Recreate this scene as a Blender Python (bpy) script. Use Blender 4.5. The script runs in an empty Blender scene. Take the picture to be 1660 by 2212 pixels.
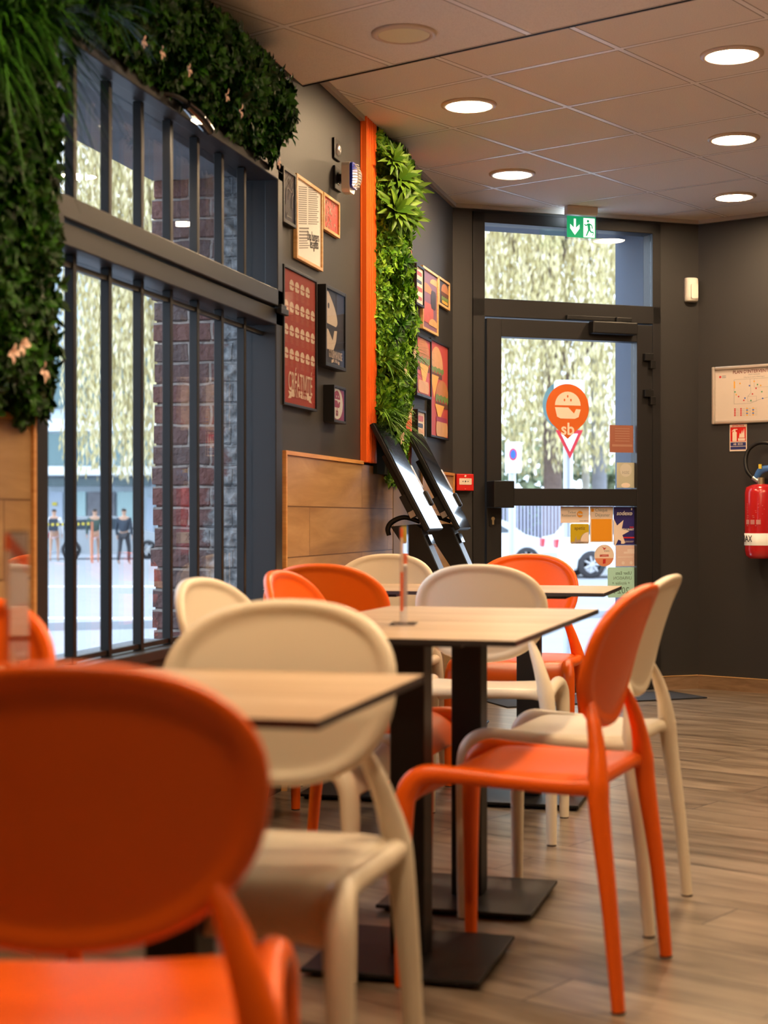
import bpy, bmesh, math, random
from mathutils import Vector, Matrix
random.seed(7)
PI = math.pi
D2 = math.radians
S = bpy.context.scene
COL = S.collection

# ------------------------------------------------------------------ camera, world, exposure
F = 3470.0                                    # focal length in pixels of the 1660 wide frame
TH = math.atan(870.0 / F)                     # the camera looks 14 degrees left of the window wall's direction
CT, ST = math.cos(TH), math.sin(TH)
cam_data = bpy.data.cameras.new('camera')
cam = bpy.data.objects.new('camera', cam_data)
COL.objects.link(cam)
cam.location = (0, 0, 1.0)
cam.rotation_euler = (PI / 2, 0, TH)
cam_data.sensor_fit = 'HORIZONTAL'
cam_data.sensor_width = 24.0
cam_data.lens = F / 1660.0 * 24.0
cam_data.shift_y = 14.0 / 1660.0
cam_data.clip_end = 300
cam_data.clip_start = 0.05
cam_data.dof.use_dof = True
cam_data.dof.focus_distance = 7.6
cam_data.dof.aperture_fstop = 3.1
S.camera = cam

world = bpy.data.worlds.new('world')
S.world = world
world.use_nodes = True
WN = world.node_tree
WN.nodes.clear()
wo = WN.nodes.new('ShaderNodeOutputWorld')
wb = WN.nodes.new('ShaderNodeBackground')
wc = WN.nodes.new('ShaderNodeTexCoord')
wn = WN.nodes.new('ShaderNodeTexNoise')
wr = WN.nodes.new('ShaderNodeValToRGB')
wn.inputs['Scale'].default_value = 2.4
wn.inputs['Detail'].default_value = 3
wr.color_ramp.elements[0].position = 0.3
wr.color_ramp.elements[0].color = (0.66, 0.80, 1.0, 1)
wr.color_ramp.elements[1].position = 0.75
wr.color_ramp.elements[1].color = (0.85, 0.93, 1.0, 1)
WN.links.new(wc.outputs['Generated'], wn.inputs['Vector'])
WN.links.new(wn.outputs['Fac'], wr.inputs['Fac'])
WN.links.new(wr.outputs['Color'], wb.inputs['Color'])
WN.links.new(wb.outputs['Background'], wo.inputs['Surface'])
wb.inputs['Strength'].default_value = 3.8

S.view_settings.view_transform = 'Standard'
S.view_settings.look = 'None'
S.view_settings.exposure = 0.34
S.view_settings.gamma = 1.0
S.view_settings.use_curve_mapping = False
LAMP_STRENGTH = 190.0
LAMP_COLOR = (1.0, 0.70, 0.41)
try:
    S.cycles.use_denoising = True
    S.cycles.max_bounces = 8
    S.cycles.transparent_max_bounces = 16
    S.cycles.sample_clamp_indirect = 6.0
    S.cycles.blur_glossy = 0.5
    S.cycles.caustics_reflective = False
    S.cycles.caustics_refractive = False
except Exception:
    pass

# ------------------------------------------------------------------ geometry of the place
def W(X, d, z=0.0):
    """point X metres right of and d metres ahead of the camera, in room coordinates"""
    return Vector((X * CT - d * ST, X * ST + d * CT, z))

WX = -1.80                                     # inner face of the window wall
DP = Vector((-1.80, 8.75, 0)); DA = math.radians(33.8)        # door wall origin, heading
DU = Vector((math.cos(DA), math.sin(DA), 0)); DN = Vector((-math.sin(DA), math.cos(DA), 0))
DLEN = 1.56
RP = DP + DU * DLEN; RA = math.radians(-24.3)                 # right wall origin, heading
RU = Vector((math.cos(RA), math.sin(RA), 0)); RN = Vector((-math.sin(RA), math.cos(RA), 0))
GA = RA                                        # ceiling grid and floor boards follow the right wall

def on_plane(px, py, P0, U):
    """where the photographed point lies on a real wall: distance along U from P0, height"""
    t = (px - 830.0) / F
    D = Vector((t * CT - ST, t * ST + CT))
    det = D.x * (-U.y) - (-U.x) * D.y
    k = (P0.x * (-U.y) - (-U.x) * P0.y) / det
    s = (D.x * P0.y - D.y * P0.x) / det
    return s, 1.0 + (1120.0 - py) / F * k
def LWp(px, py, x=WX):
    return on_plane(px, py, Vector((x, 0, 0)), Vector((0, 1, 0)))
def DWp(px, py, off=0.0):
    return on_plane(px, py, DP + DN * off, DU)
def RWp(px, py, off=0.0):
    return on_plane(px, py, RP + RN * off, RU)
def on_floor(px, py, z=0.0):
    d = (1.0 - z) * F / (py - 1120.0)
    return W((px - 830.0) / F * d, d, z)

# ------------------------------------------------------------------ materials
MATS = {}
def nodes_of(m):
    m.use_nodes = True
    return m.node_tree, m.node_tree.nodes['Principled BSDF']
def mat(name, col, rough=0.5, metal=0.0, spec=0.5, coat=0.0, var=0.0, scale=20.0, bump=0.0, bscale=120.0, trans=0.0, emit=0.0):
    if name in MATS: return MATS[name]
    m = bpy.data.materials.new(name)
    nt, b = nodes_of(m)
    b.inputs['Base Color'].default_value = (*col, 1)
    b.inputs['Roughness'].default_value = rough
    b.inputs['Metallic'].default_value = metal
    b.inputs['Specular IOR Level'].default_value = spec
    b.inputs['Coat Weight'].default_value = coat
    tc = None
    if var > 0 or bump > 0:
        tc = nt.nodes.new('ShaderNodeTexCoord')
    if var > 0:
        n = nt.nodes.new('ShaderNodeTexNoise'); n.inputs['Scale'].default_value = scale; n.inputs['Detail'].default_value = 4
        mr = nt.nodes.new('ShaderNodeMapRange')
        mr.inputs['To Min'].default_value = 1 - var; mr.inputs['To Max'].default_value = 1 + var
        mx = nt.nodes.new('ShaderNodeVectorMath'); mx.operation = 'SCALE'
        mx.inputs[0].default_value = col
        nt.links.new(tc.outputs['Object'], n.inputs['Vector'])
        nt.links.new(n.outputs['Fac'], mr.inputs['Value'])
        nt.links.new(mr.outputs['Result'], mx.inputs['Scale'])
        nt.links.new(mx.outputs[0], b.inputs['Base Color'])
    if bump > 0:
        n2 = nt.nodes.new('ShaderNodeTexNoise'); n2.inputs['Scale'].default_value = bscale; n2.inputs['Detail'].default_value = 3
        bp = nt.nodes.new('ShaderNodeBump'); bp.inputs['Strength'].default_value = bump; bp.inputs['Distance'].default_value = 0.002
        nt.links.new(tc.outputs['Object'], n2.inputs['Vector'])
        nt.links.new(n2.outputs['Fac'], bp.inputs['Height'])
        nt.links.new(bp.outputs['Normal'], b.inputs['Normal'])
    if emit > 0:
        b.inputs['Emission Color'].default_value = (*col, 1)
        b.inputs['Emission Strength'].default_value = emit
    MATS[name] = m
    return m

def math_node(nt, op, a, b=None):
    n = nt.nodes.new('ShaderNodeMath'); n.operation = op
    for i, v in enumerate((a, b)):
        if v is None: continue
        if isinstance(v, (int, float)): n.inputs[i].default_value = v
        else: nt.links.new(v, n.inputs[i])
    return n.outputs[0]

def wood(name, c1, c2, c3, rough=0.45, axis='X', stretch=12.0, scale=2.2, plank=None, joint=(0.1, 0.06, 0.04), off=(0, 0), bumpy=0.15, planes='XY'):
    """grain runs along `axis`; plank=(length,height) adds staggered joints"""
    m = bpy.data.materials.new(name)
    nt, b = nodes_of(m)
    tc = nt.nodes.new('ShaderNodeTexCoord')
    src = tc.outputs['Object']
    if planes != 'XY':
        sx = nt.nodes.new('ShaderNodeSeparateXYZ'); cx = nt.nodes.new('ShaderNodeCombineXYZ')
        nt.links.new(src, sx.inputs[0])
        nt.links.new(sx.outputs[planes[0]], cx.inputs['X']); nt.links.new(sx.outputs[planes[1]], cx.inputs['Y'])
        src = cx.outputs[0]
    mp = nt.nodes.new('ShaderNodeMapping')
    mp.inputs['Location'].default_value = (off[0], off[1], 0)
    nt.links.new(src, mp.inputs['Vector'])
    v = mp.outputs['Vector']
    gm = nt.nodes.new('ShaderNodeMapping')
    gm.inputs['Scale'].default_value = (1.0, stretch, 1.0) if axis == 'X' else (stretch, 1.0, 1.0)
    add = nt.nodes.new('ShaderNodeVectorMath'); add.operation = 'ADD'
    nt.links.new(v, add.inputs[0])
    br = None
    if plank:
        br = nt.nodes.new('ShaderNodeTexBrick')
        br.offset = 0.37; br.offset_frequency = 2; br.squash = 1.0
        br.inputs['Scale'].default_value = 1.0
        br.inputs['Brick Width'].default_value = plank[0]; br.inputs['Row Height'].default_value = plank[1]
        br.inputs['Mortar Size'].default_value = 0.0030
        br.inputs['Mortar Smooth'].default_value = 0.4
        br.inputs['Color1'].default_value = (0, 0, 0, 1); br.inputs['Color2'].default_value = (1, 1, 1, 1)
        br.inputs['Bias'].default_value = 0.0
        nt.links.new(v, br.inputs['Vector'])
        sc = nt.nodes.new('ShaderNodeVectorMath'); sc.operation = 'SCALE'; sc.inputs['Scale'].default_value = 9.0
        nt.links.new(br.outputs['Color'], sc.inputs[0])
        nt.links.new(sc.outputs[0], add.inputs[1])
    nt.links.new(add.outputs[0], gm.inputs['Vector'])
    n = nt.nodes.new('ShaderNodeTexNoise'); n.inputs['Scale'].default_value = scale; n.inputs['Detail'].default_value = 7
    n.inputs['Roughness'].default_value = 0.62; n.inputs['Distortion'].default_value = 0.6
    nt.links.new(gm.outputs[0], n.inputs['Vector'])
    cr = nt.nodes.new('ShaderNodeValToRGB')
    e = cr.color_ramp.elements
    e[0].position = 0.30; e[0].color = (*c1, 1)
    e[1].position = 0.70; e[1].color = (*c3, 1)
    k = e.new(0.5); k.color = (*c2, 1)
    nt.links.new(n.outputs['Fac'], cr.inputs['Fac'])
    out = cr.outputs['Color']
    if br:
        tv = nt.nodes.new('ShaderNodeMapRange'); tv.inputs['To Min'].default_value = 0.86; tv.inputs['To Max'].default_value = 1.12
        nt.links.new(br.outputs['Color'], tv.inputs['Value'])
        ms = nt.nodes.new('ShaderNodeVectorMath'); ms.operation = 'SCALE'
        nt.links.new(out, ms.inputs[0]); nt.links.new(tv.outputs['Result'], ms.inputs['Scale'])
        mx = nt.nodes.new('ShaderNodeMix'); mx.data_type = 'RGBA'
        nt.links.new(br.outputs['Fac'], mx.inputs['Factor'])
        nt.links.new(ms.outputs[0], mx.inputs['A']); mx.inputs['B'].default_value = (*joint, 1)
        out = mx.outputs['Result']
    nt.links.new(out, b.inputs['Base Color'])
    b.inputs['Roughness'].default_value = rough
    bp = nt.nodes.new('ShaderNodeBump'); bp.inputs['Strength'].default_value = bumpy; bp.inputs['Distance'].default_value = 0.003
    nt.links.new(n.outputs['Fac'], bp.inputs['Height'])
    nt.links.new(bp.outputs['Normal'], b.inputs['Normal'])
    MATS[name] = m
    return m

def glass_mat(name, tint=(0.93, 0.96, 0.98), ior=1.5):
    m = bpy.data.materials.new(name); m.use_nodes = True
    nt = m.node_tree; nt.nodes.clear()
    o = nt.nodes.new('ShaderNodeOutputMaterial')
    tr = nt.nodes.new('ShaderNodeBsdfTransparent'); tr.inputs['Color'].default_value = (*tint, 1)
    gl = nt.nodes.new('ShaderNodeBsdfGlossy'); gl.inputs['Roughness'].default_value = 0.0
    fr = nt.nodes.new('ShaderNodeFresnel')
    ge = nt.nodes.new('ShaderNodeNewGeometry')
    mr = nt.nodes.new('ShaderNodeMapRange'); mr.inputs['To Min'].default_value = ior; mr.inputs['To Max'].default_value = 1 / ior
    mx = nt.nodes.new('ShaderNodeMixShader')
    nt.links.new(ge.outputs['Backfacing'], mr.inputs['Value'])
    nt.links.new(mr.outputs['Result'], fr.inputs['IOR'])
    nt.links.new(fr.outputs['Fac'], mx.inputs['Fac'])
    nt.links.new(tr.outputs[0], mx.inputs[1]); nt.links.new(gl.outputs[0], mx.inputs[2])
    nt.links.new(mx.outputs[0], o.inputs['Surface'])
    MATS[name] = m
    return m

def leaf_mat(name, dark, mid, light, rough=0.45):
    m = bpy.data.materials.new(name)
    nt, b = nodes_of(m)
    ge = nt.nodes.new('ShaderNodeNewGeometry')
    cr = nt.nodes.new('ShaderNodeValToRGB')
    e = cr.color_ramp.elements
    e[0].position = 0.0; e[0].color = (*dark, 1)
    e[1].position = 1.0; e[1].color = (*light, 1)
    k = e.new(0.5); k.color = (*mid, 1)
    nt.links.new(ge.outputs['Random Per Island'], cr.inputs['Fac'])
    nt.links.new(cr.outputs['Color'], b.inputs['Base Color'])
    b.inputs['Roughness'].default_value = rough
    b.inputs['Specular IOR Level'].default_value = 0.22
    MATS[name] = m
    return m

M_WALL = mat('dark_wall_paint', (0.026, 0.0245, 0.0245), 0.55, var=0.10, scale=3.0, bump=0.12, bscale=90)
M_FRAME = mat('anthracite_metal', (0.019, 0.018, 0.019), 0.42, spec=0.3, metal=0.0, var=0.05, scale=8)
M_BLACK = mat('black_steel', (0.007, 0.0065, 0.007), 0.45, spec=0.35, var=0.2, scale=30)
M_BLACKGLOSS = mat('black_gloss', (0.008, 0.008, 0.010), 0.08, coat=0.5)
M_ORANGE = mat('orange_polypropylene', (0.90, 0.128, 0.002), 0.36, bump=0.06, bscale=400)
M_WHITE = mat('cream_polypropylene', (0.80, 0.71, 0.56), 0.36, bump=0.06, bscale=400)
M_SLAT = mat('orange_slat_paint', (0.95, 0.145, 0.010), 0.45, var=0.06, scale=10)
M_CORE = mat('black_laminate_core', (0.02, 0.015, 0.018), 0.5)
M_FOOT = mat('grey_rubber', (0.05, 0.035, 0.03), 0.8)
M_GLASS = glass_mat('window_glass')
M_ACRYL = glass_mat('clear_acrylic', (0.90, 0.90, 0.93))
M_PAPER = mat('white_paper', (0.78, 0.77, 0.74), 0.6)
M_CREAM = mat('cream_print', (0.74, 0.62, 0.54), 0.6)
M_INK = mat('black_ink', (0.03, 0.03, 0.035), 0.6)
M_GREYINK = mat('grey_ink', (0.28, 0.28, 0.28), 0.6)
M_RED = mat('red_print', (0.55, 0.02, 0.02), 0.5)
M_OAK = wood('oak_panel', (0.28, 0.155, 0.065), (0.38, 0.225, 0.10), (0.48, 0.30, 0.145), 0.42, 'X', 7.0, 1.6, plank=(1.25, 0.19), joint=(0.13, 0.06, 0.02), planes='YZ', off=(0.3, 0.095))
M_OAKTRIM = wood('oak_trim', (0.50, 0.22, 0.06), (0.60, 0.29, 0.09), (0.70, 0.38, 0.14), 0.4, 'X', 10, 4, planes='YZ')
M_PINE = wood('pine_frame', (0.60, 0.33, 0.11), (0.72, 0.44, 0.18), (0.80, 0.52, 0.24), 0.4, 'X', 8, 9, planes='XZ')
M_TOP = wood('laminate_tabletop', (0.40, 0.27, 0.17), (0.53, 0.38, 0.25), (0.64, 0.49, 0.35), 0.33, 'X', 9.0, 1.9, bumpy=0.03)
M_FLOOR = wood('wood_tile_floor', (0.075, 0.052, 0.034), (0.205, 0.158, 0.115), (0.31, 0.25, 0.19), 0.28, 'X', 6.0, 2.2, plank=(1.2, 0.2), joint=(0.03, 0.02, 0.014), off=(0.2, 0.01), bumpy=0.22)
M_LEAF_D = leaf_mat('dark_leaves', (0.003, 0.018, 0.001), (0.010, 0.055, 0.002), (0.034, 0.135, 0.006))
M_LEAF_B = leaf_mat('bright_leaves', (0.025, 0.10, 0.005), (0.10, 0.27, 0.010), (0.24, 0.46, 0.03))
M_LEAF_Y = leaf_mat('lance_leaves', (0.03, 0.09, 0.005), (0.075, 0.16, 0.010), (0.15, 0.26, 0.025))
M_GRASSL = leaf_mat('grass_blades', (0.04, 0.14, 0.01), (0.10, 0.26, 0.02), (0.22, 0.42, 0.05))
M_PETAL = mat('pale_pink_petals', (0.75, 0.52, 0.42), 0.6)
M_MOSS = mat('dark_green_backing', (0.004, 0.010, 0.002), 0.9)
M_WILLOW = leaf_mat('willow_leaves', (0.46, 0.39, 0.17), (0.68, 0.58, 0.31), (0.88, 0.79, 0.54), 0.7)
M_EVERG = leaf_mat('evergreen_leaves', (0.02, 0.06, 0.015), (0.05, 0.12, 0.03), (0.10, 0.20, 0.06), 0.7)
M_BARK = mat('bark', (0.20, 0.14, 0.12), 0.9, var=0.4, scale=8, bump=0.6, bscale=14)
M_CEIL = None

# ------------------------------------------------------------------ mesh building
class MB:
    def __init__(s): s.v = []; s.f = []; s.mi = []; s.sm = []
    def add(s, verts, faces, mi=0, smooth=False):
        o = len(s.v)
        s.v += [tuple(p) for p in verts]
        for f in faces:
            s.f.append([i + o for i in f]); s.mi.append(mi); s.sm.append(smooth)
        return s
    def box(s, a, b, mi=0):
        x0, y0, z0 = a; x1, y1, z1 = b
        v = [(x0, y0, z0), (x1, y0, z0), (x1, y1, z0), (x0, y1, z0), (x0, y0, z1), (x1, y0, z1), (x1, y1, z1), (x0, y1, z1)]
        return s.add(v, [(0, 3, 2, 1), (4, 5, 6, 7), (0, 1, 5, 4), (1, 2, 6, 5), (2, 3, 7, 6), (3, 0, 4, 7)], mi)
    def prism(s, pts, y0, y1, mi=0, smooth=False):
        """2-D outline in XZ (counter-clockwise seen from -Y) extruded along Y"""
        n = len(pts)
        v = [(p[0], y0, p[1]) for p in pts] + [(p[0], y1, p[1]) for p in pts]
        s.add(v, [list(range(n)), list(range(2 * n - 1, n - 1, -1))], mi)
        s.add(v, [(i, i + n, (i + 1) % n + n, (i + 1) % n) for i in range(n)], mi, smooth)
        return s
    def prismz(s, pts, z0, z1, mi=0, smooth=False):
        n = len(pts)
        v = [(p[0], p[1], z0) for p in pts] + [(p[0], p[1], z1) for p in pts]
        s.add(v, [list(range(n - 1, -1, -1)), list(range(n, 2 * n))], mi)
        s.add(v, [(i, (i + 1) % n, (i + 1) % n + n, i + n) for i in range(n)], mi, smooth)
        return s
    def tube(s, pts, rad, n=10, mi=0, res=6, flat=1.0, cap=True, up=None):
        """smooth tube through pts with a radius per point"""
        P = [Vector(p) for p in pts]
        R = list(rad) if hasattr(rad, '__len__') else [rad] * len(P)
        Q, RR = [], []
        m = len(P)
        if res > 1 and m > 2:
            for i in range(m - 1):
                p0 = P[max(i - 1, 0)]; p1 = P[i]; p2 = P[i + 1]; p3 = P[min(i + 2, m - 1)]
                for k in range(res):
                    t = k / res
                    q = 0.5 * ((2 * p1) + (p2 - p0) * t + (2 * p0 - 5 * p1 + 4 * p2 - p3) * t * t + (3 * p1 - p0 - 3 * p2 + p3) * t ** 3)
                    Q.append(q); RR.append(R[i] * (1 - t) + R[i + 1] * t)
            Q.append(P[-1]); RR.append(R[-1])
        else:
            Q, RR = P, R
        v = []; f = []
        ref = Vector(up) if up else None
        prev = None
        for i, q in enumerate(Q):
            t = (Q[min(i + 1, len(Q) - 1)] - Q[max(i - 1, 0)]).normalized()
            if prev is None:
                a = ref if ref else (Vector((1, 0, 0)) if abs(t.x) < 0.8 else Vector((0, 1, 0)))
            else:
                a = prev
            a = (a - t * a.dot(t)).normalized()
            prev = a
            b = t.cross(a)
            for k in range(n):
                w = 2 * PI * k / n
                v.append(q + (a * math.cos(w) + b * math.sin(w) * flat) * RR[i])
        for i in range(len(Q) - 1):
            for k in range(n):
                k2 = (k + 1) % n
                f.append((i * n + k, i * n + k2, (i + 1) * n + k2, (i + 1) * n + k))
        s.add(v, f, mi, True)
        if cap:
            L = (len(Q) - 1) * n
            s.add(v, [list(range(n - 1, -1, -1)), [L + k for k in range(n)]], mi)
        return s
    def cyl(s, c, r, z0, z1, n=24, mi=0, r2=None):
        r2 = r if r2 is None else r2
        v = [(c[0] + r * math.cos(2 * PI * k / n), c[1] + r * math.sin(2 * PI * k / n), z0) for k in range(n)]
        v += [(c[0] + r2 * math.cos(2 * PI * k / n), c[1] + r2 * math.sin(2 * PI * k / n), z1) for k in range(n)]
        s.add(v, [list(range(n - 1, -1, -1)), list(range(n, 2 * n))], mi)
        s.add(v, [(k, (k + 1) % n, (k + 1) % n + n, k + n) for k in range(n)], mi, True)
        return s
    def lathe(s, prof, n=32, mi=0, c=(0, 0)):
        v = []; f = []
        for r, z in prof:
            for k in range(n):
                a = 2 * PI * k / n
                v.append((c[0] + r * math.cos(a), c[1] + r * math.sin(a), z))
        for i in range(len(prof) - 1):
            for k in range(n):
                f.append((i * n + k, i * n + (k + 1) % n, (i + 1) * n + (k + 1) % n, (i + 1) * n + k))
        return s.add(v, f, mi, True)
    def xf(s, M):
        s.v = [tuple(M @ Vector(p)) for p in s.v]; return s
    def build(s, name, mats, parent=None, loc=None, rotz=0.0, bevel=0.0, subdiv=0, weld=False):
        me = bpy.data.meshes.new(name)
        me.from_pydata([tuple(p) for p in s.v], [], s.f)
        me.polygons.foreach_set('material_index', s.mi)
        me.polygons.foreach_set('use_smooth', s.sm)
        me.update()
        for m in (mats if isinstance(mats, (list, tuple)) else [mats]): me.materials.append(m)
        if weld or subdiv:
            bm = bmesh.new(); bm.from_mesh(me)
            bmesh.ops.remove_doubles(bm, verts=bm.verts, dist=1e-5)
            bmesh.ops.recalc_face_normals(bm, faces=bm.faces)
            bm.to_mesh(me); bm.free()
        o = bpy.data.objects.new(name, me)
        COL.objects.link(o)
        if parent is not None: o.parent = parent
        if loc is not None: o.location = loc
        o.rotation_euler = (0, 0, rotz)
        if bevel > 0:
            md = o.modifiers.new('bevel', 'BEVEL'); md.width = bevel; md.segments = 2; md.limit_method = 'ANGLE'; md.angle_limit = math.radians(40)
        if subdiv:
            md = o.modifiers.new('subsurf', 'SUBSURF'); md.levels = subdiv; md.render_levels = subdiv
            for p in me.polygons: p.use_smooth = True
        return o

def tag(o, label=None, cat=None, group=None, kind=None):
    if label: o['label'] = label
    if cat: o['category'] = cat
    if group: o['group'] = group
    if kind: o['kind'] = kind
    return o
def thing(name, label, cat, loc=(0, 0, 0), rotz=0.0, group=None, kind=None):
    o = bpy.data.objects.new(name, None); COL.objects.link(o)
    o.location = loc; o.rotation_euler = (0, 0, rotz); o.empty_display_size = 0.1
    return tag(o, label, cat, group, kind)
def dup(root, loc, rotz, label, group=None):
    r = root.copy(); COL.objects.link(r); r.location = loc; r.rotation_euler = (0, 0, rotz)
    r['label'] = label
    if group: r['group'] = group
    for ch in list(root.children):
        c = ch.copy(); COL.objects.link(c); c.parent = r
        for g in ch.children:
            d = g.copy(); COL.objects.link(d); d.parent = c
    return r
def text(name, body, size, m, parent, x, z, y=-0.003, align='CENTER', mirror=False, rot=0.0, sx=1.0, shear=0.0, bold=0.0):
    cu = bpy.data.curves.new(name, 'FONT'); cu.body = body; cu.size = size
    cu.align_x = align; cu.align_y = 'CENTER'; cu.extrude = 0.0002; cu.shear = shear; cu.offset = bold
    cu.resolution_u = 3
    cu.materials.append(m)
    tmp = bpy.data.objects.new(name, cu); COL.objects.link(tmp)
    me = bpy.data.meshes.new_from_object(tmp.evaluated_get(bpy.context.evaluated_depsgraph_get()))
    bpy.data.objects.remove(tmp); bpy.data.curves.remove(cu)
    me.name = name
    if not me.materials: me.materials.append(m)
    o = bpy.data.objects.new(name, me); COL.objects.link(o)
    o.parent = parent; o.location = (x, y, z); o.rotation_euler = (PI / 2, -rot, 0)
    o.scale = ((-1 if mirror else 1) * sx, 1, 1)
    return o
def circ(cx, cz, r, n=28, rz=None, a0=0, a1=2 * PI):
    rz = r if rz is None else rz
    full = abs(a1 - a0 - 2 * PI) < 1e-6
    m = n if full else n + 1
    return [(cx + r * math.cos(a0 + (a1 - a0) * k / n), cz + rz * math.sin(a0 + (a1 - a0) * k / n)) for k in range(m)]
def rect(x0, z0, x1, z1): return [(x0, z0), (x1, z0), (x1, z1), (x0, z1)]
def rrect(x0, z0, x1, z1, r, n=5):
    p = []
    for cx, cz, a in ((x1 - r, z0 + r, -PI / 2), (x1 - r, z1 - r, 0), (x0 + r, z1 - r, PI / 2), (x0 + r, z0 + r, PI)):
        p += [(cx + r * math.cos(a + PI / 2 * k / n), cz + r * math.sin(a + PI / 2 * k / n)) for k in range(n + 1)]
    return p
def flat(name, polys, m, parent, y=-0.002, t=0.0006, mats=None):
    """printed shapes: thin prisms on the front of a poster, facing -Y"""
    b = MB()
    for p in polys:
        mi = 0
        if isinstance(p, tuple) and isinstance(p[0], int): mi, p = p
        b.prism(p, y - t, y, mi)
    return b.build(name, mats or m, parent)

def clip_poly(poly, n, c, keep_less=True):
    out = []
    for i in range(len(poly)):
        a = Vector(poly[i][:2]); b2 = Vector(poly[(i + 1) % len(poly)][:2])
        da = a.dot(n) - c; db = b2.dot(n) - c
        if not keep_less: da, db = -da, -db
        if da <= 0: out.append((a.x, a.y))
        if (da < 0 < db) or (db < 0 < da):
            t = da / (da - db); q = a + (b2 - a) * t; out.append((q.x, q.y))
    return out

# ------------------------------------------------------------------ the room shell
EAST = 3.6; SOUTH = -2.2
kE = (EAST - RP.x) / RU.x
RE = RP + RU * kE
room = [(WX, SOUTH), (EAST, SOUTH), (EAST, RE.y), (RP.x, RP.y), (DP.x, DP.y)]
RG = Matrix.Rotation(-GA, 3, 'Z')
def to_local(poly): return [tuple((RG @ Vector((p[0], p[1], 0)))[:2]) for p in poly]

fb = MB(); loc_room = to_local(room)
fb.prismz(loc_room, -0.10, 0.0)
tag(fb.build('floor', M_FLOOR, rotz=GA), kind='structure')

def ceiling_mat():
    m = bpy.data.materials.new('ceiling_tiles'); nt, b = nodes_of(m)
    tc = nt.nodes.new('ShaderNodeTexCoord'); sp = nt.nodes.new('ShaderNodeSeparateXYZ')
    nt.links.new(tc.outputs['Object'], sp.inputs[0])
    def line(sock, o, hw):
        f = math_node(nt, 'ADD', sock, -o + 60.0 + 0.3)
        f = math_node(nt, 'MODULO', f, 0.6)
        f = math_node(nt, 'SUBTRACT', f, 0.3)
        f = math_node(nt, 'ABSOLUTE', f)
        return math_node(nt, 'LESS_THAN', f, hw)
    a = math_node(nt, 'MAXIMUM', line(sp.outputs['X'], -3.63, 0.011), line(sp.outputs['Y'], 4.64, 0.011))
    e = math_node(nt, 'MAXIMUM', line(sp.outputs['X'], -3.63, 0.0145), line(sp.outputs['Y'], 4.64, 0.0145))
    e = math_node(nt, 'SUBTRACT', e, a)
    n = nt.nodes.new('ShaderNodeTexNoise'); n.inputs['Scale'].default_value = 260; n.inputs['Detail'].default_value = 2
    nt.links.new(tc.outputs['Object'], n.inputs['Vector'])
    cr = nt.nodes.new('ShaderNodeValToRGB')
    cr.color_ramp.elements[0].position = 0.25; cr.color_ramp.elements[0].color = (0.74, 0.71, 0.68, 1)
    cr.color_ramp.elements[1].position = 0.55; cr.color_ramp.elements[1].color = (0.88, 0.85, 0.82, 1)
    nt.links.new(n.outputs['Fac'], cr.inputs['Fac'])
    m1 = nt.nodes.new('ShaderNodeMix'); m1.data_type = 'RGBA'
    nt.links.new(a, m1.inputs['Factor']); nt.links.new(cr.outputs['Color'], m1.inputs['A']); m1.inputs['B'].default_value = (0.98, 0.98, 1.0, 1)
    m2 = nt.nodes.new('ShaderNodeMix'); m2.data_type = 'RGBA'
    nt.links.new(e, m2.inputs['Factor']); nt.links.new(m1.outputs['Result'], m2.inputs['A']); m2.inputs['B'].default_value = (0.16, 0.13, 0.11, 1)
    nt.links.new(m2.outputs['Result'], b.inputs['Base Color'])
    ro = nt.nodes.new('ShaderNodeMapRange'); ro.inputs['To Min'].default_value = 0.85; ro.inputs['To Max'].default_value = 0.32
    nt.links.new(a, ro.inputs['Value']); nt.links.new(ro.outputs['Result'], b.inputs['Roughness'])
    bp = nt.nodes.new('ShaderNodeBump'); bp.inputs['Strength'].default_value = 0.6; bp.inputs['Distance'].default_value = 0.006
    nt.links.new(a, bp.inputs['Height']); nt.links.new(bp.outputs['Normal'], b.inputs['Normal'])
    return m
M_CEIL = ceiling_mat()
CZ_N, CZ_F, STEP = 2.66, 2.75, 4.635
near = clip_poly(loc_room, Vector((0, 1)), STEP); far = clip_poly(loc_room, Vector((0, 1)), STEP, False)
cb = MB(); cb.prismz(near, CZ_N, CZ_N + 0.25); cb.prismz(far, CZ_F, CZ_F + 0.16)
tag(cb.build('ceiling', M_CEIL, rotz=GA), kind='structure')
# black shadow-gap profile along the step, light angle trims at the wall
sx0 = min(p[0] for p in near if abs(p[1] - STEP) < 1e-3); sx1 = max(p[0] for p in near if abs(p[1] - STEP) < 1e-3)
tag(MB().box((sx0, STEP - 0.001, CZ_N - 0.004), (sx1, STEP + 0.006, CZ_F - 0.001)).build('trim_1', M_BLACK, rotz=GA), kind='structure')
M_ANGLE = mat('ceiling_edge_angle', (0.45, 0.42, 0.39), 0.5)
tag(MB().box((WX, 6.12, CZ_F - 0.022), (WX + 0.022, DP.y, CZ_F - 0.0005)).build('trim_2', M_ANGLE), kind='structure')
tag(MB().box((0, -0.022, CZ_F - 0.022), (DLEN, 0, CZ_F - 0.0005)).build('trim_3', M_ANGLE, loc=DP, rotz=DA), kind='structure')
tag(MB().box((0, -0.022, CZ_F - 0.022), (kE, 0, CZ_F - 0.0005)).build('trim_4', M_ANGLE, loc=RP, rotz=RA), kind='structure')

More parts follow.
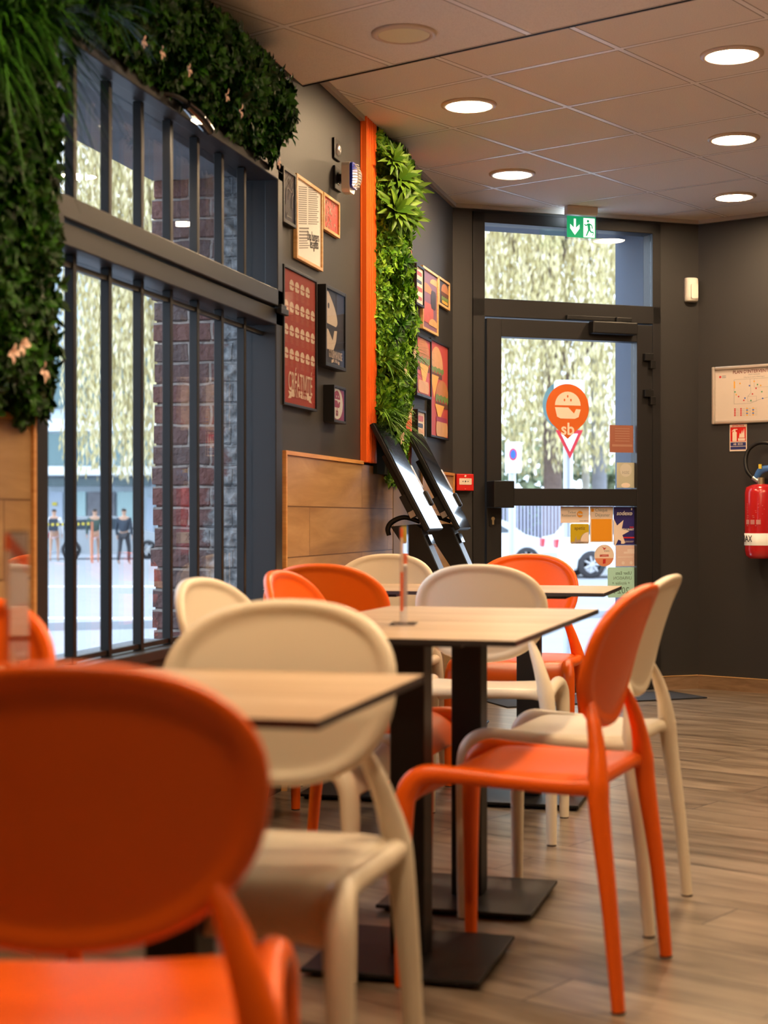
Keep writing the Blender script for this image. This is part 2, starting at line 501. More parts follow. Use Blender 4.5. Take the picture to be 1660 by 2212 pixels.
# window wall with its opening
WY0, WY1, WZ0, WZ1 = 3.61, 5.586, 0.585, 2.29
HZ = 2.9
wl = MB()
wl.box((WX - 0.12, SOUTH, -0.1), (WX, WY0, HZ)); wl.box((WX - 0.12, WY1, -0.1), (WX, DP.y + 0.02, HZ))
wl.box((WX - 0.12, WY0, -0.1), (WX, WY1, WZ0)); wl.box((WX - 0.12, WY0, WZ1), (WX, WY1, HZ))
tag(wl.build('wall_left', M_WALL), kind='structure')

def brick_mat():
    m = bpy.data.materials.new('old_painted_brick'); nt, b = nodes_of(m)
    tc = nt.nodes.new('ShaderNodeTexCoord'); sp = nt.nodes.new('ShaderNodeSeparateXYZ'); cx = nt.nodes.new('ShaderNodeCombineXYZ')
    nt.links.new(tc.outputs['Object'], sp.inputs[0])
    s = math_node(nt, 'ADD', sp.outputs['X'], sp.outputs['Y'])
    nt.links.new(s, cx.inputs['X']); nt.links.new(sp.outputs['Z'], cx.inputs['Y'])
    nz = nt.nodes.new('ShaderNodeTexNoise'); nz.inputs['Scale'].default_value = 9
    nt.links.new(cx.outputs[0], nz.inputs['Vector'])
    sc = nt.nodes.new('ShaderNodeVectorMath'); sc.operation = 'SCALE'; sc.inputs['Scale'].default_value = 0.02
    ad = nt.nodes.new('ShaderNodeVectorMath'); ad.operation = 'ADD'
    nt.links.new(nz.outputs['Color'], sc.inputs[0]); nt.links.new(sc.outputs[0], ad.inputs[0]); nt.links.new(cx.outputs[0], ad.inputs[1])
    br = nt.nodes.new('ShaderNodeTexBrick')
    br.inputs['Scale'].default_value = 1; br.inputs['Brick Width'].default_value = 0.17; br.inputs['Row Height'].default_value = 0.075
    br.inputs['Mortar Size'].default_value = 0.006; br.inputs['Mortar Smooth'].default_value = 0.3
    br.inputs['Color1'].default_value = (0.16, 0.060, 0.052, 1); br.inputs['Color2'].default_value = (0.11, 0.076, 0.074, 1)
    br.inputs['Mortar'].default_value = (0.30, 0.26, 0.24, 1)
    nt.links.new(ad.outputs[0], br.inputs['Vector'])
    n = nt.nodes.new('ShaderNodeTexNoise'); n.inputs['Scale'].default_value = 4.5; n.inputs['Detail'].default_value = 8; n.inputs['Roughness'].default_value = 0.7
    nt.links.new(cx.outputs[0], n.inputs['Vector'])
    # the render coat is left on the side nearest the window
    g = nt.nodes.new('ShaderNodeMapRange'); g.inputs['From Min'].default_value = -2.15; g.inputs['From Max'].default_value = -1.93
    g.inputs['To Min'].default_value = -0.30; g.inputs['To Max'].default_value = 0.22
    nt.links.new(sp.outputs['X'], g.inputs['Value'])
    sm = math_node(nt, 'ADD', n.outputs['Fac'], g.outputs['Result'])
    cr = nt.nodes.new('ShaderNodeValToRGB'); cr.color_ramp.elements[0].position = 0.52; cr.color_ramp.elements[1].position = 0.60
    nt.links.new(sm, cr.inputs['Fac'])
    n3 = nt.nodes.new('ShaderNodeTexNoise'); n3.inputs['Scale'].default_value = 30; n3.inputs['Detail'].default_value = 6
    nt.links.new(cx.outputs[0], n3.inputs['Vector'])
    c3 = nt.nodes.new('ShaderNodeValToRGB'); c3.color_ramp.elements[0].position = 0.35; c3.color_ramp.elements[1].position = 0.65
    c3.color_ramp.elements[0].color = (0.10, 0.11, 0.12, 1); c3.color_ramp.elements[1].color = (0.36, 0.37, 0.38, 1)
    nt.links.new(n3.outputs['Fac'], c3.inputs['Fac'])
    mx = nt.nodes.new('ShaderNodeMix'); mx.data_type = 'RGBA'
    nt.links.new(cr.outputs['Color'], mx.inputs['Factor']); nt.links.new(br.outputs['Color'], mx.inputs['A']); nt.links.new(c3.outputs['Color'], mx.inputs['B'])
    nt.links.new(mx.outputs['Result'], b.inputs['Base Color']); b.inputs['Roughness'].default_value = 0.85
    h = math_node(nt, 'SUBTRACT', n3.outputs['Fac'], br.outputs['Fac'])
    bp = nt.nodes.new('ShaderNodeBump'); bp.inputs['Strength'].default_value = 0.9; bp.inputs['Distance'].default_value = 0.02
    nt.links.new(h, bp.inputs['Height']); nt.links.new(bp.outputs['Normal'], b.inputs['Normal'])
    return m
M_BRICK = brick_mat()
# the outer brick skin: rough toothed pier beside the window
pb = MB(); rows = 40; z = -0.6
rr = random.Random(3)
pier_pts = []
k = 0
while z < 3.4:
    j = rr.uniform(-0.012, 0.006); x0 = -2.250 + j
    pb.box((x0, 5.50 + rr.uniform(-0.004, 0.004), z), (WX - 0.121, 7.0, z + 0.0655)); z += 0.075
    pb.box((x0 + 0.01, 5.506, z - 0.0095), (WX - 0.122, 6.99, z)); k += 1
tag(pb.build('wall_outer_pier', M_BRICK), kind='structure')
M_CONC = mat('weathered_concrete', (0.20, 0.21, 0.23), 0.9, var=0.35, scale=6, bump=0.5, bscale=25)
lb = MB(); lb.box((-2.25, 2.6, 2.235), (WX - 0.121, 5.49, 3.3)); lb.box((-2.25, 2.6, -0.6), (WX - 0.121, 3.45, 2.235))
lb.box((-2.29, 3.40, 0.50), (WX - 0.121, 5.495, 0.56))
tag(lb.build('wall_outer_lintel', M_CONC), kind='structure')

# door wall
DS0, DS1 = 0.118, 1.303
dw = MB(); dw.box((-0.05, 0, -0.1), (DS0, 0.12, HZ)); dw.box((DS1, 0, -0.1), (DLEN + 0.03, 0.12, HZ)); dw.box((DS0, 0, 2.715), (DS1, 0.12, HZ))
tag(dw.build('wall_door', M_WALL, loc=DP, rotz=DA), kind='structure')
M_REVEAL = mat('outer_render', (0.075, 0.095, 0.14), 0.7, var=0.15, scale=5)
dr = MB(); dr.box((1.262, 0.121, -0.3), (2.6, 0.47, 3.6)); dr.box((-0.6, 0.121, 2.70), (1.262, 0.47, 3.6)); dr.box((-0.6, 0.121, -0.3), (0.09, 0.47, 2.70))
tag(dr.build('wall_outer_reveal', M_REVEAL, loc=DP, rotz=DA), kind='structure')
# right wall, east, back
tag(MB().box((0, 0, -0.1), (kE + 0.1, 0.12, HZ)).build('wall_right', M_WALL, loc=RP, rotz=RA), kind='structure')
M_WARMWALL = mat('warm_wall_paint', (0.30, 0.23, 0.18), 0.7, var=0.08, scale=2)
tag(MB().box((EAST, SOUTH, -0.1), (EAST + 0.12, RE.y, HZ)).build('wall_east', M_WARMWALL), kind='structure')
tag(MB().box((WX, SOUTH - 0.12, -0.1), (EAST, SOUTH, HZ)).build('wall_back', M_WARMWALL), kind='structure')
# wooden skirting
M_SKIRT = wood('skirting_tile', (0.16, 0.09, 0.045), (0.24, 0.145, 0.08), (0.32, 0.20, 0.12), 0.4, 'X', 6, 4, planes='XZ')
sk = MB(); sk.box((DS1 + 0.005, -0.010, 0), (DLEN - 0.004, -0.0005, 0.078)); sk.box((DS1 + 0.005, -0.012, 0.078), (DLEN - 0.004, -0.0005, 0.081), 1)
tag(sk.build('baseboard_door', [M_SKIRT, M_PINE], loc=DP, rotz=DA), kind='structure')
sk = MB(); sk.box((0.006, -0.010, 0), (kE - 0.1, -0.0005, 0.078)); sk.box((0.006, -0.012, 0.078), (kE - 0.1, -0.0005, 0.081), 1)
tag(sk.build('baseboard_right', [M_SKIRT, M_PINE], loc=RP, rotz=RA), kind='structure')

# ------------------------------------------------------------------ window_1
win = thing('window_1', None, None, (WX, WY0, 0), 0, kind='structure')
def wbox(b, x0, x1, y0, y1, z0, z1, mi=0): return b.box((x0, y0 - WY0, z0), (x1, y1 - WY0, z1), mi)
fx0, fx1 = -0.115, 0.018
b = MB()
wbox(b, fx0, fx1, WY0, WY0 + 0.065, WZ0, WZ1); wbox(b, fx0, fx1, WY1 - 0.075, WY1, WZ0, WZ1)
wbox(b, fx0, fx1, WY0, WY1, WZ1 - 0.07, WZ1); wbox(b, fx0, fx1, WY0, WY1, WZ0, WZ0 + 0.03)
wbox(b, fx0, fx1, WY0, WY1, 1.697, 1.755)
b.build('window_frame', M_FRAME, win, bevel=0.003)
b = MB()
wbox(b, -0.02, fx1 + 0.012, WY0 + 0.05, WY1 - 0.035, 1.762, 1.822)
wbox(b, -0.02, fx1 + 0.012, WY0 + 0.05, WY1 - 0.035, 2.215, 2.25)
wbox(b, -0.02, fx1 + 0.012, WY0 + 0.05, WY0 + 0.09, 1.762, 2.25); wbox(b, -0.02, fx1 + 0.012, WY1 - 0.09, WY1 - 0.035, 1.762, 2.25)
b.build('sash', M_FRAME, win, bevel=0.003)
b = MB(); wbox(b, -0.078, -0.070, WY0 + 0.07, WY1 - 0.075, WZ0 + 0.03, 1.697); b.build('glass_pane', M_GLASS, win)
b = MB(); wbox(b, -0.078, -0.070, WY0 + 0.07, WY1 - 0.075, 1.755, WZ1 - 0.07); b.build('glass_pane', M_GLASS, win)
b = MB()
for zz in (WZ0 + 0.035, 1.66):
    wbox(b, -0.046, -0.030, WY0 + 0.07, WY1 - 0.075, zz, zz + 0.014)
b.build('grille_rail', M_BLACK, win)
for i in range(7):
    yb = 3.92 + 0.229 * i
    for z0, z1 in ((WZ0 + 0.03, 1.697), (1.822, 2.218)):
        b = MB(); wbox(b, -0.052, -0.024, yb - 0.011, yb + 0.011, z0, z1)
        b.build('grille_bar', M_BLACK, win, bevel=0.002)
for yb in (WY0 + 0.05, WY1 - 0.055):
    b = MB(); wbox(b, fx1 + 0.012, fx1 + 0.028, yb - 0.045, yb + 0.045, 1.735, 1.757); wbox(b, fx1, fx1 + 0.024, yb - 0.03, yb + 0.03, 1.74, 1.77)
    b.build('latch', M_BLACK, win, bevel=0.002)

# ------------------------------------------------------------------ door_1 with fixed light above
door = thing('door_1', None, None, DP, DA, kind='structure')
GS0, GS1 = 0.287, 1.142
b = MB()
b.box((DS0, -0.012, 0), (0.190, 0.10, 2.715)); b.box((1.250, -0.012, 0), (DS1, 0.10, 2.715))
b.box((DS0, -0.012, 2.655), (DS1, 0.10, 2.715)); b.box((DS0, -0.012, 2.130), (DS1, 0.10, 2.232))
b.box((0.19, 0.0, -0.005), (1.25, 0.10, 0.012))
b.build('door_frame', M_FRAME, door, bevel=0.003)
b = MB(); y0, y1 = -0.022, 0.055
b.box((0.197, y0, 0.015), (GS0, y1, 2.120)); b.box((GS1, y0, 0.015), (1.243, y1, 2.120))
b.box((GS0, y0, 2.020), (GS1, y1, 2.120)); b.box((GS0, y0, 1.072), (GS1, y1, 1.170)); b.box((GS0, y0, 0.015), (GS1, y1, 0.082))
b.build('door_leaf', M_FRAME, door, bevel=0.003)
MB().box((GS0, 0.012, 1.17), (GS1, 0.020, 2.02)).build('glass_pane', M_GLASS, door)
MB().box((GS0, 0.012, 0.082), (GS1, 0.020, 1.072)).build('glass_pane', M_GLASS, door)
MB().box((0.19, 0.012, 2.232), (1.25, 0.020, 2.655)).build('glass_pane', M_GLASS, door)
for px, py in ((1408, 780), (1408, 858), (1404, 1420)):
    s_, z_ = DWp(px, py, -0.03)
    b = MB(); b.box((s_ - 0.052, -0.050, z_ + 0.0), (s_ + 0.005, -0.020, z_ + 0.042)); b.box((s_ - 0.016, -0.052, z_ - 0.045), (s_ + 0.018, -0.012, z_ + 0.002)); 
    b.cyl((s_ - 0.005, -0.036), 0.012, z_ - 0.045, z_ + 0.045, 12)
    b.build('hinge', M_BLACK, door, bevel=0.002)
s_, z_ = DWp(1325, 710, -0.05)
MB().box((s_ - 0.145, -0.085, z_ - 0.035), (s_ + 0.145, -0.024, z_ + 0.037)).build('door_closer', M_BLACK, door, bevel=0.008)
s_, z_ = DWp(1298, 688, -0.05)
b = MB(); b.box((s_ - 0.205, -0.038, z_ - 0.012), (s_ + 0.21, -0.0125, z_ + 0.014)); b.box((s_ + 0.10, -0.055, z_ - 0.035), (s_ + 0.13, -0.030, z_ + 0.012)); b.build('closer_rail', M_BLACK, door, bevel=0.004)
s_, z_ = DWp(1083, 1068, -0.08)
b = MB(); b.box((s_ - 0.062, -0.125, z_ - 0.075), (s_ + 0.062, -0.022, z_ + 0.075)); b.build('push_handle', M_BLACK, door, bevel=0.004)
s_, z_ = DWp(1066, 1124, -0.03)
M_BRASS = mat('brass', (0.6, 0.5, 0.3), 0.3, metal=0.9)
b = MB(); b.prism(circ(s_, z_ + 0.009, 0.0105, 16) , -0.030, -0.0221); b.prism(rect(s_ - 0.0055, z_ - 0.024, s_ + 0.0055, z_), -0.030, -0.0221); b.build('lock_cylinder', M_BRASS, door)
b = MB(); b.prism(rrect(s_ - 0.020, z_ - 0.034, s_ + 0.020, z_ + 0.030, 0.004), -0.0262, -0.0221); b.build('lock_plate', M_BLACK, door)
M_STEEL = mat('steel', (0.55, 0.55, 0.56), 0.3, metal=0.9)
MB().box((0.13, -0.10, 0.0), (1.30, -0.03, 0.010)).build('threshold_strip', M_STEEL, door, bevel=0.003)

# ------------------------------------------------------------------ oak wainscot, skirting of the window wall
b = MB(); b.box((WX + 0.0005, 5.640, 0.0), (WX + 0.012, 7.30, 1.235))
tag(b.build('wall_panel_oak', M_OAK), kind='structure')
b = MB(); b.box((WX + 0.0005, 5.625, 0.0), (WX + 0.020, 5.640, 1.250)); b.box((WX + 0.0005, 5.640, 1.235), (WX + 0.020, 6.74, 1.250))
tag(b.build('trim_5', M_OAKTRIM), kind='structure')
b = MB(); b.box((WX + 0.0005, 7.94, 0.0), (WX + 0.012, 8.70, 1.235)); b.box((WX + 0.0005, SOUTH, 0.0), (WX + 0.012, 3.590, 1.235))
tag(b.build('wall_panel_oak', M_OAK), kind='structure')
b = MB(); b.box((WX + 0.0005, 8.70, 0.0), (WX + 0.020, 8.715, 1.250)); b.box((WX + 0.0005, 7.94, 1.235), (WX + 0.020, 8.70, 1.250))
b.box((WX + 0.0005, 3.590, 0.0), (WX + 0.020, 3.606, 1.250)); b.box((WX + 0.0005, SOUTH, 1.235), (WX + 0.020, 3.590, 1.250))
tag(b.build('trim_6', M_OAKTRIM), kind='structure')
M_BEIGE = mat('beige_board', (0.27, 0.17, 0.09), 0.5, var=0.05, scale=4)
tag(MB().box((WX + 0.0005, 7.303, 0.0), (WX + 0.014, 7.937, 1.17)).build('wall_panel_beige', M_BEIGE), kind='structure')

# ------------------------------------------------------------------ downlights
M_LAMP = mat('downlight_glow', LAMP_COLOR, 0.5)
_nt, _b = nodes_of(M_LAMP)
_b.inputs['Emission Color'].default_value = (*LAMP_COLOR, 1); _b.inputs['Emission Strength'].default_value = LAMP_STRENGTH
M_TRIM = mat('downlight_trim', (0.72, 0.60, 0.50), 0.35)
M_DIM = mat('opal_diffuser_off', (0.86, 0.80, 0.58), 0.4)
def downlight(x, y, cz, label, on=True, r=0.098, group='recessed ceiling downlights'):
    t = thing('ceiling_downlight', label, 'ceiling light', (x, y, cz), 0, group)
    MB().lathe([(r, -0.0005), (r + 0.020, -0.0005), (r + 0.020, -0.006), (r, -0.012), (r - 0.004, -0.004), (r, -0.0005)], 40).build('trim_ring', M_TRIM, t)
    MB().cyl((0, 0), r - 0.004, -0.0075, -0.0015, 40).build('diffuser', M_LAMP if on else M_DIM, t)
    return t
LIGHTS = [((-1.303, 6.673), 'lit round downlight nearest the orange fluted panel'),
          ((-1.35, 8.06), 'lit round downlight nearest the doorway, in the row by the framed pictures'),
          ((-0.20, 6.19), 'lit round downlight nearest the camera in the right-hand row'),
          ((-0.236, 7.559), 'middle lit round downlight of the right-hand row of three'),
          ((-0.276, 8.92), 'farthest lit round downlight of the right-hand row, near the wall corner')]
def ceil_z(x, y):
    return CZ_N if (RG @ Vector((x, y, 0))).y < STEP else CZ_F
for (x, y), l in LIGHTS: downlight(x, y, ceil_z(x, y), l)
downlight(-1.27, 5.347, CZ_N, 'unlit round downlight in the lower ceiling above the window', False, 0.092)
for x, y in ((-0.20, 4.82), (-0.20, 3.45), (-0.20, 2.08), (-1.27, 2.6), (0.95, 6.9), (0.95, 5.5), (0.95, 4.1), (2.3, 5.4), (-0.20, 0.6)):
    downlight(x, y, ceil_z(x, y), 'lit round downlight in the part of the ceiling nearer than or beside the photographed rows')

# ------------------------------------------------------------------ foliage
def leaf(b, base, dirv, nrm, L, w, curl=0.25):
    d = dirv.normalized(); n = (nrm - d * nrm.dot(d))
    n = n.normalized() if n.length > 1e-4 else d.orthogonal().normalized()
    sd = d.cross(n)
    p0 = base; p1 = base + d * L * 0.5 + n * L * 0.10
    l = base + d * L * 0.42 + sd * w * 0.5 + n * L * 0.16; r = base + d * L * 0.42 - sd * w * 0.5 + n * L * 0.16
    l2 = base + d * L * 0.75 + sd * w * 0.38 + n * L * 0.08; r2 = base + d * L * 0.75 - sd * w * 0.38 + n * L * 0.08
    t = base + d * L - n * L * curl * 0.4
    b.add([p0, l, l2, t, r2, r, p1], [(0, 6, 1), (1, 6, 2), (2, 6, 3), (0, 5, 6), (5, 4, 6), (4, 3, 6)], 0, False)
def foliage_panel(parent, y0, y1, z0, z1, depth, n_cl, size, m, seed, lumps=0.04, edge=0.03, kind='mix'):
    rn = random.Random(seed); b = MB()
    ph = [rn.uniform(0, 6) for _ in range(6)]
    def dep(y, z):
        return depth + lumps * (0.5 * math.sin(9 * y + ph[0]) * math.sin(7 * z + ph[1]) + 0.5 * math.sin(17 * y + ph[2]) * math.sin(15 * z + ph[3]))
    for _ in range(n_cl):
        y = rn.uniform(y0 - edge, y1 + edge); z = rn.uniform(z0 - edge, z1 + edge)
        dd = dep(y, z)
        inn = min(min(y - y0, y1 - y), min(z - z0, z1 - z)) / 0.06
        rim = max(0.25, min(1, 0.5 + 0.5 * inn))
        x = dd * rim * rn.uniform(0.55, 1.0)
        base = Vector((x, y, z))
        out = Vector((1.0, rn.uniform(-0.7, 0.7), rn.uniform(-0.7, 0.9)))
        if y - y0 < 0.05: out.y -= 0.6
        if y1 - y < 0.05: out.y += 0.6
        out.normalize()
        a = out.orthogonal().normalized(); c = out.cross(a)
        k = rn.randint(5, 8); s0 = size * rn.uniform(0.7, 1.3); wr = rn.choice((0.55, 0.65, 0.38))
        for j in range(k):
            an = 2 * PI * j / k + rn.uniform(-0.3, 0.3)
            d = a * math.cos(an) + c * math.sin(an) + out * rn.uniform(0.15, 0.9)
            leaf(b, base, d, out, s0 * rn.uniform(0.75, 1.2), s0 * wr, 0.3)
    o = b.build('foliage', m, parent); o['kind'] = 'stuff'
    return o
def grass_tuft(parent, p, n, L, m, seed, spread=1.0, droop=1.0, w=0.0035):
    rn = random.Random(seed); b = MB(); p = Vector(p)
    for _ in range(n):
        d = Vector((rn.uniform(0.25, 1.0), rn.uniform(-1, 1) * spread, rn.uniform(-0.4, 1.0))).normalized()
        l = L * rn.uniform(0.6, 1.1); st = p + Vector((rn.uniform(-.01, .01), rn.uniform(-.02, .02), rn.uniform(-.02, .02)))
        sd = d.cross(Vector((0, 0, 1))); sd = sd.normalized() if sd.length > 0.05 else Vector((0, 1, 0))
        pr = []; N = 6
        for i in range(N + 1):
            t = i / N; q = st + d * l * t + Vector((0, 0, -1)) * l * 0.55 * droop * t * t
            ww = w * (1 - t ** 2) + 0.0004
            pr.append(q - sd * ww); pr.append(q + sd * ww)
        b.add(pr, [(2 * i, 2 * i + 1, 2 * i + 3, 2 * i + 2) for i in range(N)], 0, True)
    return b.build('grass_tuft', m, parent)
def rosette(parent, p, n, L, m, seed, name='leaf_rosette', axis=(1, 0, 0)):
    rn = random.Random(seed); b = MB(); p = Vector(p)
    Q = Vector((1, 0, 0)).rotation_difference(Vector(axis).normalized())
    for i in range(n):
        an = i * 2.399; el = 0.15 + 0.9 * i / n
        d = Vector((el * 1.0 + 0.15, math.cos(an) * (1.15 - 0.5 * el), math.sin(an) * (1.15 - 0.5 * el))).normalized(); d = Q @ d
        l = L * rn.uniform(0.8, 1.1) * (1.05 - 0.35 * i / n)
        up = Q @ Vector((1, 0, 0.2)); sd = d.cross(up).normalized(); n2 = sd.cross(d)
        N = 6; pr = []
        for k in range(N + 1):
            t = k / N; q = p + d * l * t - up * l * 0.22 * t * t
            ww = L * 0.095 * math.sin(PI * min(1, (0.12 + 0.88 * t)) ** 0.85) + 0.0006
            pr += [q - sd * ww + n2 * ww * 0.4, q, q + sd * ww + n2 * ww * 0.4]
        f = []
        for k in range(N):
            f += [(3 * k, 3 * k + 1, 3 * k + 4, 3 * k + 3), (3 * k + 1, 3 * k + 2, 3 * k + 5, 3 * k + 4)]
        b.add(pr, f, 0, True)
    return b.build(name, m, parent)
def flower(parent, p, size, seed):
    rn = random.Random(seed); b = MB(); p = Vector(p)
    for i in range(4):
        an = i * PI / 2 + rn.uniform(-0.5, 0.5)
        d = Vector((0.5, math.cos(an), math.sin(an) - 0.35)).normalized()
        leaf(b, p, d, Vector((1, 0, 0.2)), size * rn.uniform(0.8, 1.1), size * 0.55, 0.3)
    return b.build('flower', M_PETAL, parent)

pw = thing('plant_wall', 'tall dark green artificial plant panel left of the window, above the oak panelling', 'plant wall', (WX, 0, 0))
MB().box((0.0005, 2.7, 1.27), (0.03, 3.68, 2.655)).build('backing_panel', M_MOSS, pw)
foliage_panel(pw, 2.95, 3.60, 1.27, 2.63, 0.105, 2300, 0.036, M_LEAF_D, 11, 0.03)
for i, (px, py) in enumerate(((40, 60), (15, 130), (90, 40))):
    y, z = LWp(px, py, WX + 0.16); grass_tuft(pw, (0.12, y, min(z, 2.6)), 60, 0.26, M_GRASSL if i > 5 else M_LEAF_D, 20 + i, 1.0, 1.3, 0.003)
for i, (px, py) in enumerate(((30, 762), (98, 800), (52, 745))):
    y, z = LWp(px, py, WX + 0.16); flower(pw, (0.15, y, z), 0.03, i)
rosette(pw, (0.13, *LWp(105, 700, WX + 0.14)), 12, 0.05, M_LEAF_D, 4)

pt = thing('plant_wall', 'long dark green artificial plant panel running above the window, with pale flowers', 'plant wall', (WX, 0, 0))
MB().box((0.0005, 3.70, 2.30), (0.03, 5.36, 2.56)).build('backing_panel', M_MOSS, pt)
foliage_panel(pt, 3.68, 5.36, 2.29, 2.555, 0.145, 2300, 0.038, M_LEAF_D, 12, 0.025)
for i, (px, py) in enumerate(((310, 90), (350, 113), (408, 150), (490, 207), (520, 240), (602, 350))):
    y, z = LWp(px, py, WX + 0.17); flower(pt, (0.165, y, z), 0.024, 10 + i)
for i, (px, py) in enumerate(((240, 20), (130, 30))):
    y, z = LWp(px, py, WX + 0.15); grass_tuft(pt, (0.13, y, min(z, 2.55)), 40, 0.16, M_LEAF_D, 30 + i, 1.0, 1.0, 0.003)
for i, (px, py) in enumerate(((520, 130), (585, 200), (450, 90), (560, 290), (600, 240), (380, 60))):
    y, z = LWp(px, py, WX + 0.15); rosette(pt, (0.13, y, z), 14, 0.05, M_LEAF_D, 40 + i)

# fluted orange panels and the bright plant panel between them
def fluted(y0, y1, label):
    b = MB(); n = 6; w = (y1 - y0)
    b.box((0.0005, 0, 1.245), (0.008, w, CZ_F - 0.001))
    for i in range(n):
        c0 = w * i / n + 0.001; c1 = w * (i + 1) / n - 0.013
        if i == n - 1: c1 = w - 0.001
        b.box((0.008, c0, 1.245), (0.030, c1, CZ_F - 0.001))
    o = b.build('fluted_panel', M_SLAT, None, (WX, y0, 0), bevel=0.0015)
    tag(o, label, 'wall panel', 'orange fluted panels flanking the bright plants')
fluted(6.75, 6.93, 'orange vertically fluted panel standing left of the bright plant panel')
fluted(7.44, 7.62, 'orange vertically fluted panel half hidden behind the right side of the bright plants')
pc = thing('plant_wall', 'bright green artificial plant panel hanging between the two orange fluted panels', 'plant wall', (WX, 0, 0))
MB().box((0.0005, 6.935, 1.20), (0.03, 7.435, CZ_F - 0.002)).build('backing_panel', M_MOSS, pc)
foliage_panel(pc, 6.95, 7.42, 1.46, 2.70, 0.095, 2300, 0.034, M_LEAF_B, 13, 0.03)
foliage_panel(pc, 7.17, 7.42, 1.20, 1.46, 0.06, 300, 0.034, M_LEAF_B, 14, 0.02)
rn = random.Random(5)
for i, (px, py, L) in enumerate(((880, 385, 0.15), (875, 455, 0.15), (905, 410, 0.13), (870, 345, 0.10), (898, 470, 0.13), (885, 430, 0.14))):
    y, z = LWp(px - 14, py, WX + 0.12); rosette(pc, (0.105, min(y, 7.44), z), 28, L * 1.0, M_LEAF_Y, 50 + i, axis=(0.75, -0.65, 0.1))
for i, (px, py) in enumerate(((885, 700), (895, 690), (880, 820), (870, 725), (890, 565))):
    y, z = LWp(px - 8, py, WX + 0.12); rosette(pc, (0.10, min(y, 7.44), z), 18, 0.065, M_LEAF_D, 60 + i, axis=(0.75, -0.65, 0.1))
for i, (px, py) in enumerate(((845, 775), (868, 790), (850, 905), (868, 915), (838, 880), (885, 760), (862, 890))):
    y, z = LWp(px, py, WX + 0.10); grass_tuft(pc, (0.07, min(y, 7.42), z), 46, 0.17, M_GRASSL, 70 + i, 1.0, 0.7, 0.0028)
for i, (px, py) in enumerate(((878, 797), (898, 757), (888, 893), (870, 945))):
    y, z = LWp(px, py, WX + 0.13); flower(pc, (0.115, min(y, 7.45), z), 0.04, 80 + i)

# picture light under the plants above the window
y, z = LWp(430, 238, WX + 0.10)
sp = thing('picture_light', 'small black curved spotlight under the leaves, lighting the window frame', 'lamp', (WX, y, z))
MB().tube([(0.0, -0.10, 0.02), (0.03, -0.10, 0.03), (0.06, -0.06, 0.025), (0.07, 0.0, 0.015)], [0.008, 0.008, 0.008, 0.01], 10).build('arm', M_BLACK, sp)
b = MB(); b.tube([(0.07, -0.03, 0.012), (0.072, 0.07, 0.0), (0.072, 0.16, -0.02)], [0.016, 0.022, 0.018], 14); b.build('lamp_head', M_BLACKGLOSS, sp)
b = MB(); b.box((0.064, 0.03, -0.022), (0.080, 0.08, -0.018))
M_SPOT = mat('spot_glow', (1.0, 0.75, 0.45), 0.5, emit=8.0)
b.build('bulb', M_SPOT, sp)
ld = bpy.data.lights.new('picture_light_beam', 'SPOT'); ld.energy = 12.0; ld.color = (1.0, 0.78, 0.5); ld.spot_size = 1.9; ld.spot_blend = 0.8; ld.shadow_soft_size = 0.02
lo = bpy.data.objects.new('light_beam', ld); COL.objects.link(lo); lo.parent = sp; lo.location = (0.08, 0.07, -0.03); lo.rotation_euler = (0.15, 0.75, 0)

# ------------------------------------------------------------------ framed pictures on the window wall
M_NAVY = mat('navy_print', (0.035, 0.042, 0.075), 0.5)
M_REDPOSTER = mat('red_poster_print', (0.42, 0.055, 0.045), 0.5, var=0.08, scale=30)
M_PLUM = mat('plum_print', (0.33, 0.03, 0.09), 0.5)
M_PCREAM = mat('poster_cream', (0.80, 0.66, 0.55), 0.55)
M_BUN = mat('bun_brown', (0.48, 0.19, 0.06), 0.5, var=0.2, scale=20)
M_BUN2 = mat('bun_light', (0.62, 0.34, 0.16), 0.5, var=0.2, scale=20)
M_LETT = mat('lettuce_green', (0.16, 0.25, 0.05), 0.5, var=0.3, scale=60)
M_CHEESE = mat('cheese_yellow', (0.80, 0.42, 0.06), 0.5)
M_MEAT = mat('meat_brown', (0.13, 0.045, 0.03), 0.6, var=0.3, scale=50)
M_BACON = mat('bacon_pink', (0.45, 0.10, 0.10), 0.5, var=0.3, scale=30)
M_VIOLET = mat('violet_print', (0.20, 0.10, 0.17), 0.5)
M_PHOTORED = mat('photo_red', (0.50, 0.07, 0.06), 0.5)
M_PHOTODK = mat('photo_dark', (0.05, 0.04, 0.05), 0.5)
M_PICGLASS = glass_mat('picture_glass', (0.97, 0.97, 0.97), 1.35)

def pic(px0, yt0, yb0, px1, yt1, yb1, th, border, fm, label, paper, group, art=None, glassy=True, cat='picture', name='framed_picture'):
    x = WX + th
    y0, zt0 = LWp(px0, yt0, x); _, zb0 = LWp(px0, yb0, x); y1, zt1 = LWp(px1, yt1, x); _, zb1 = LWp(px1, yb1, x)
    zt = (zt0 + zt1) / 2; zb = (zb0 + zb1) / 2; w = y1 - y0; h = zt - zb
    t = thing(name, label, cat, (WX + 0.0005, y0, zb), PI / 2, group)
    b = MB(); T = -th
    b.box((0, T, 0), (border, -0.0001, h)); b.box((w - border, T, 0), (w, -0.0001, h))
    b.box((border, T, 0), (w - border, -0.0001, border)); b.box((border, T, h - border), (w - border, -0.0001, h))
    b.build('frame', fm, t, bevel=0.0012)
    yb = -(th - 0.007)
    MB().box((border, yb, border), (w - border, -0.001, h - border)).build('print', paper, t)
    if art: art(t, w, h, border, yb - 0.0002)
    if glassy and group == G1: MB().box((border, yb - 0.005, border), (w - border, yb - 0.0035, h - border)).build('glass', M_PICGLASS, t)
    return t
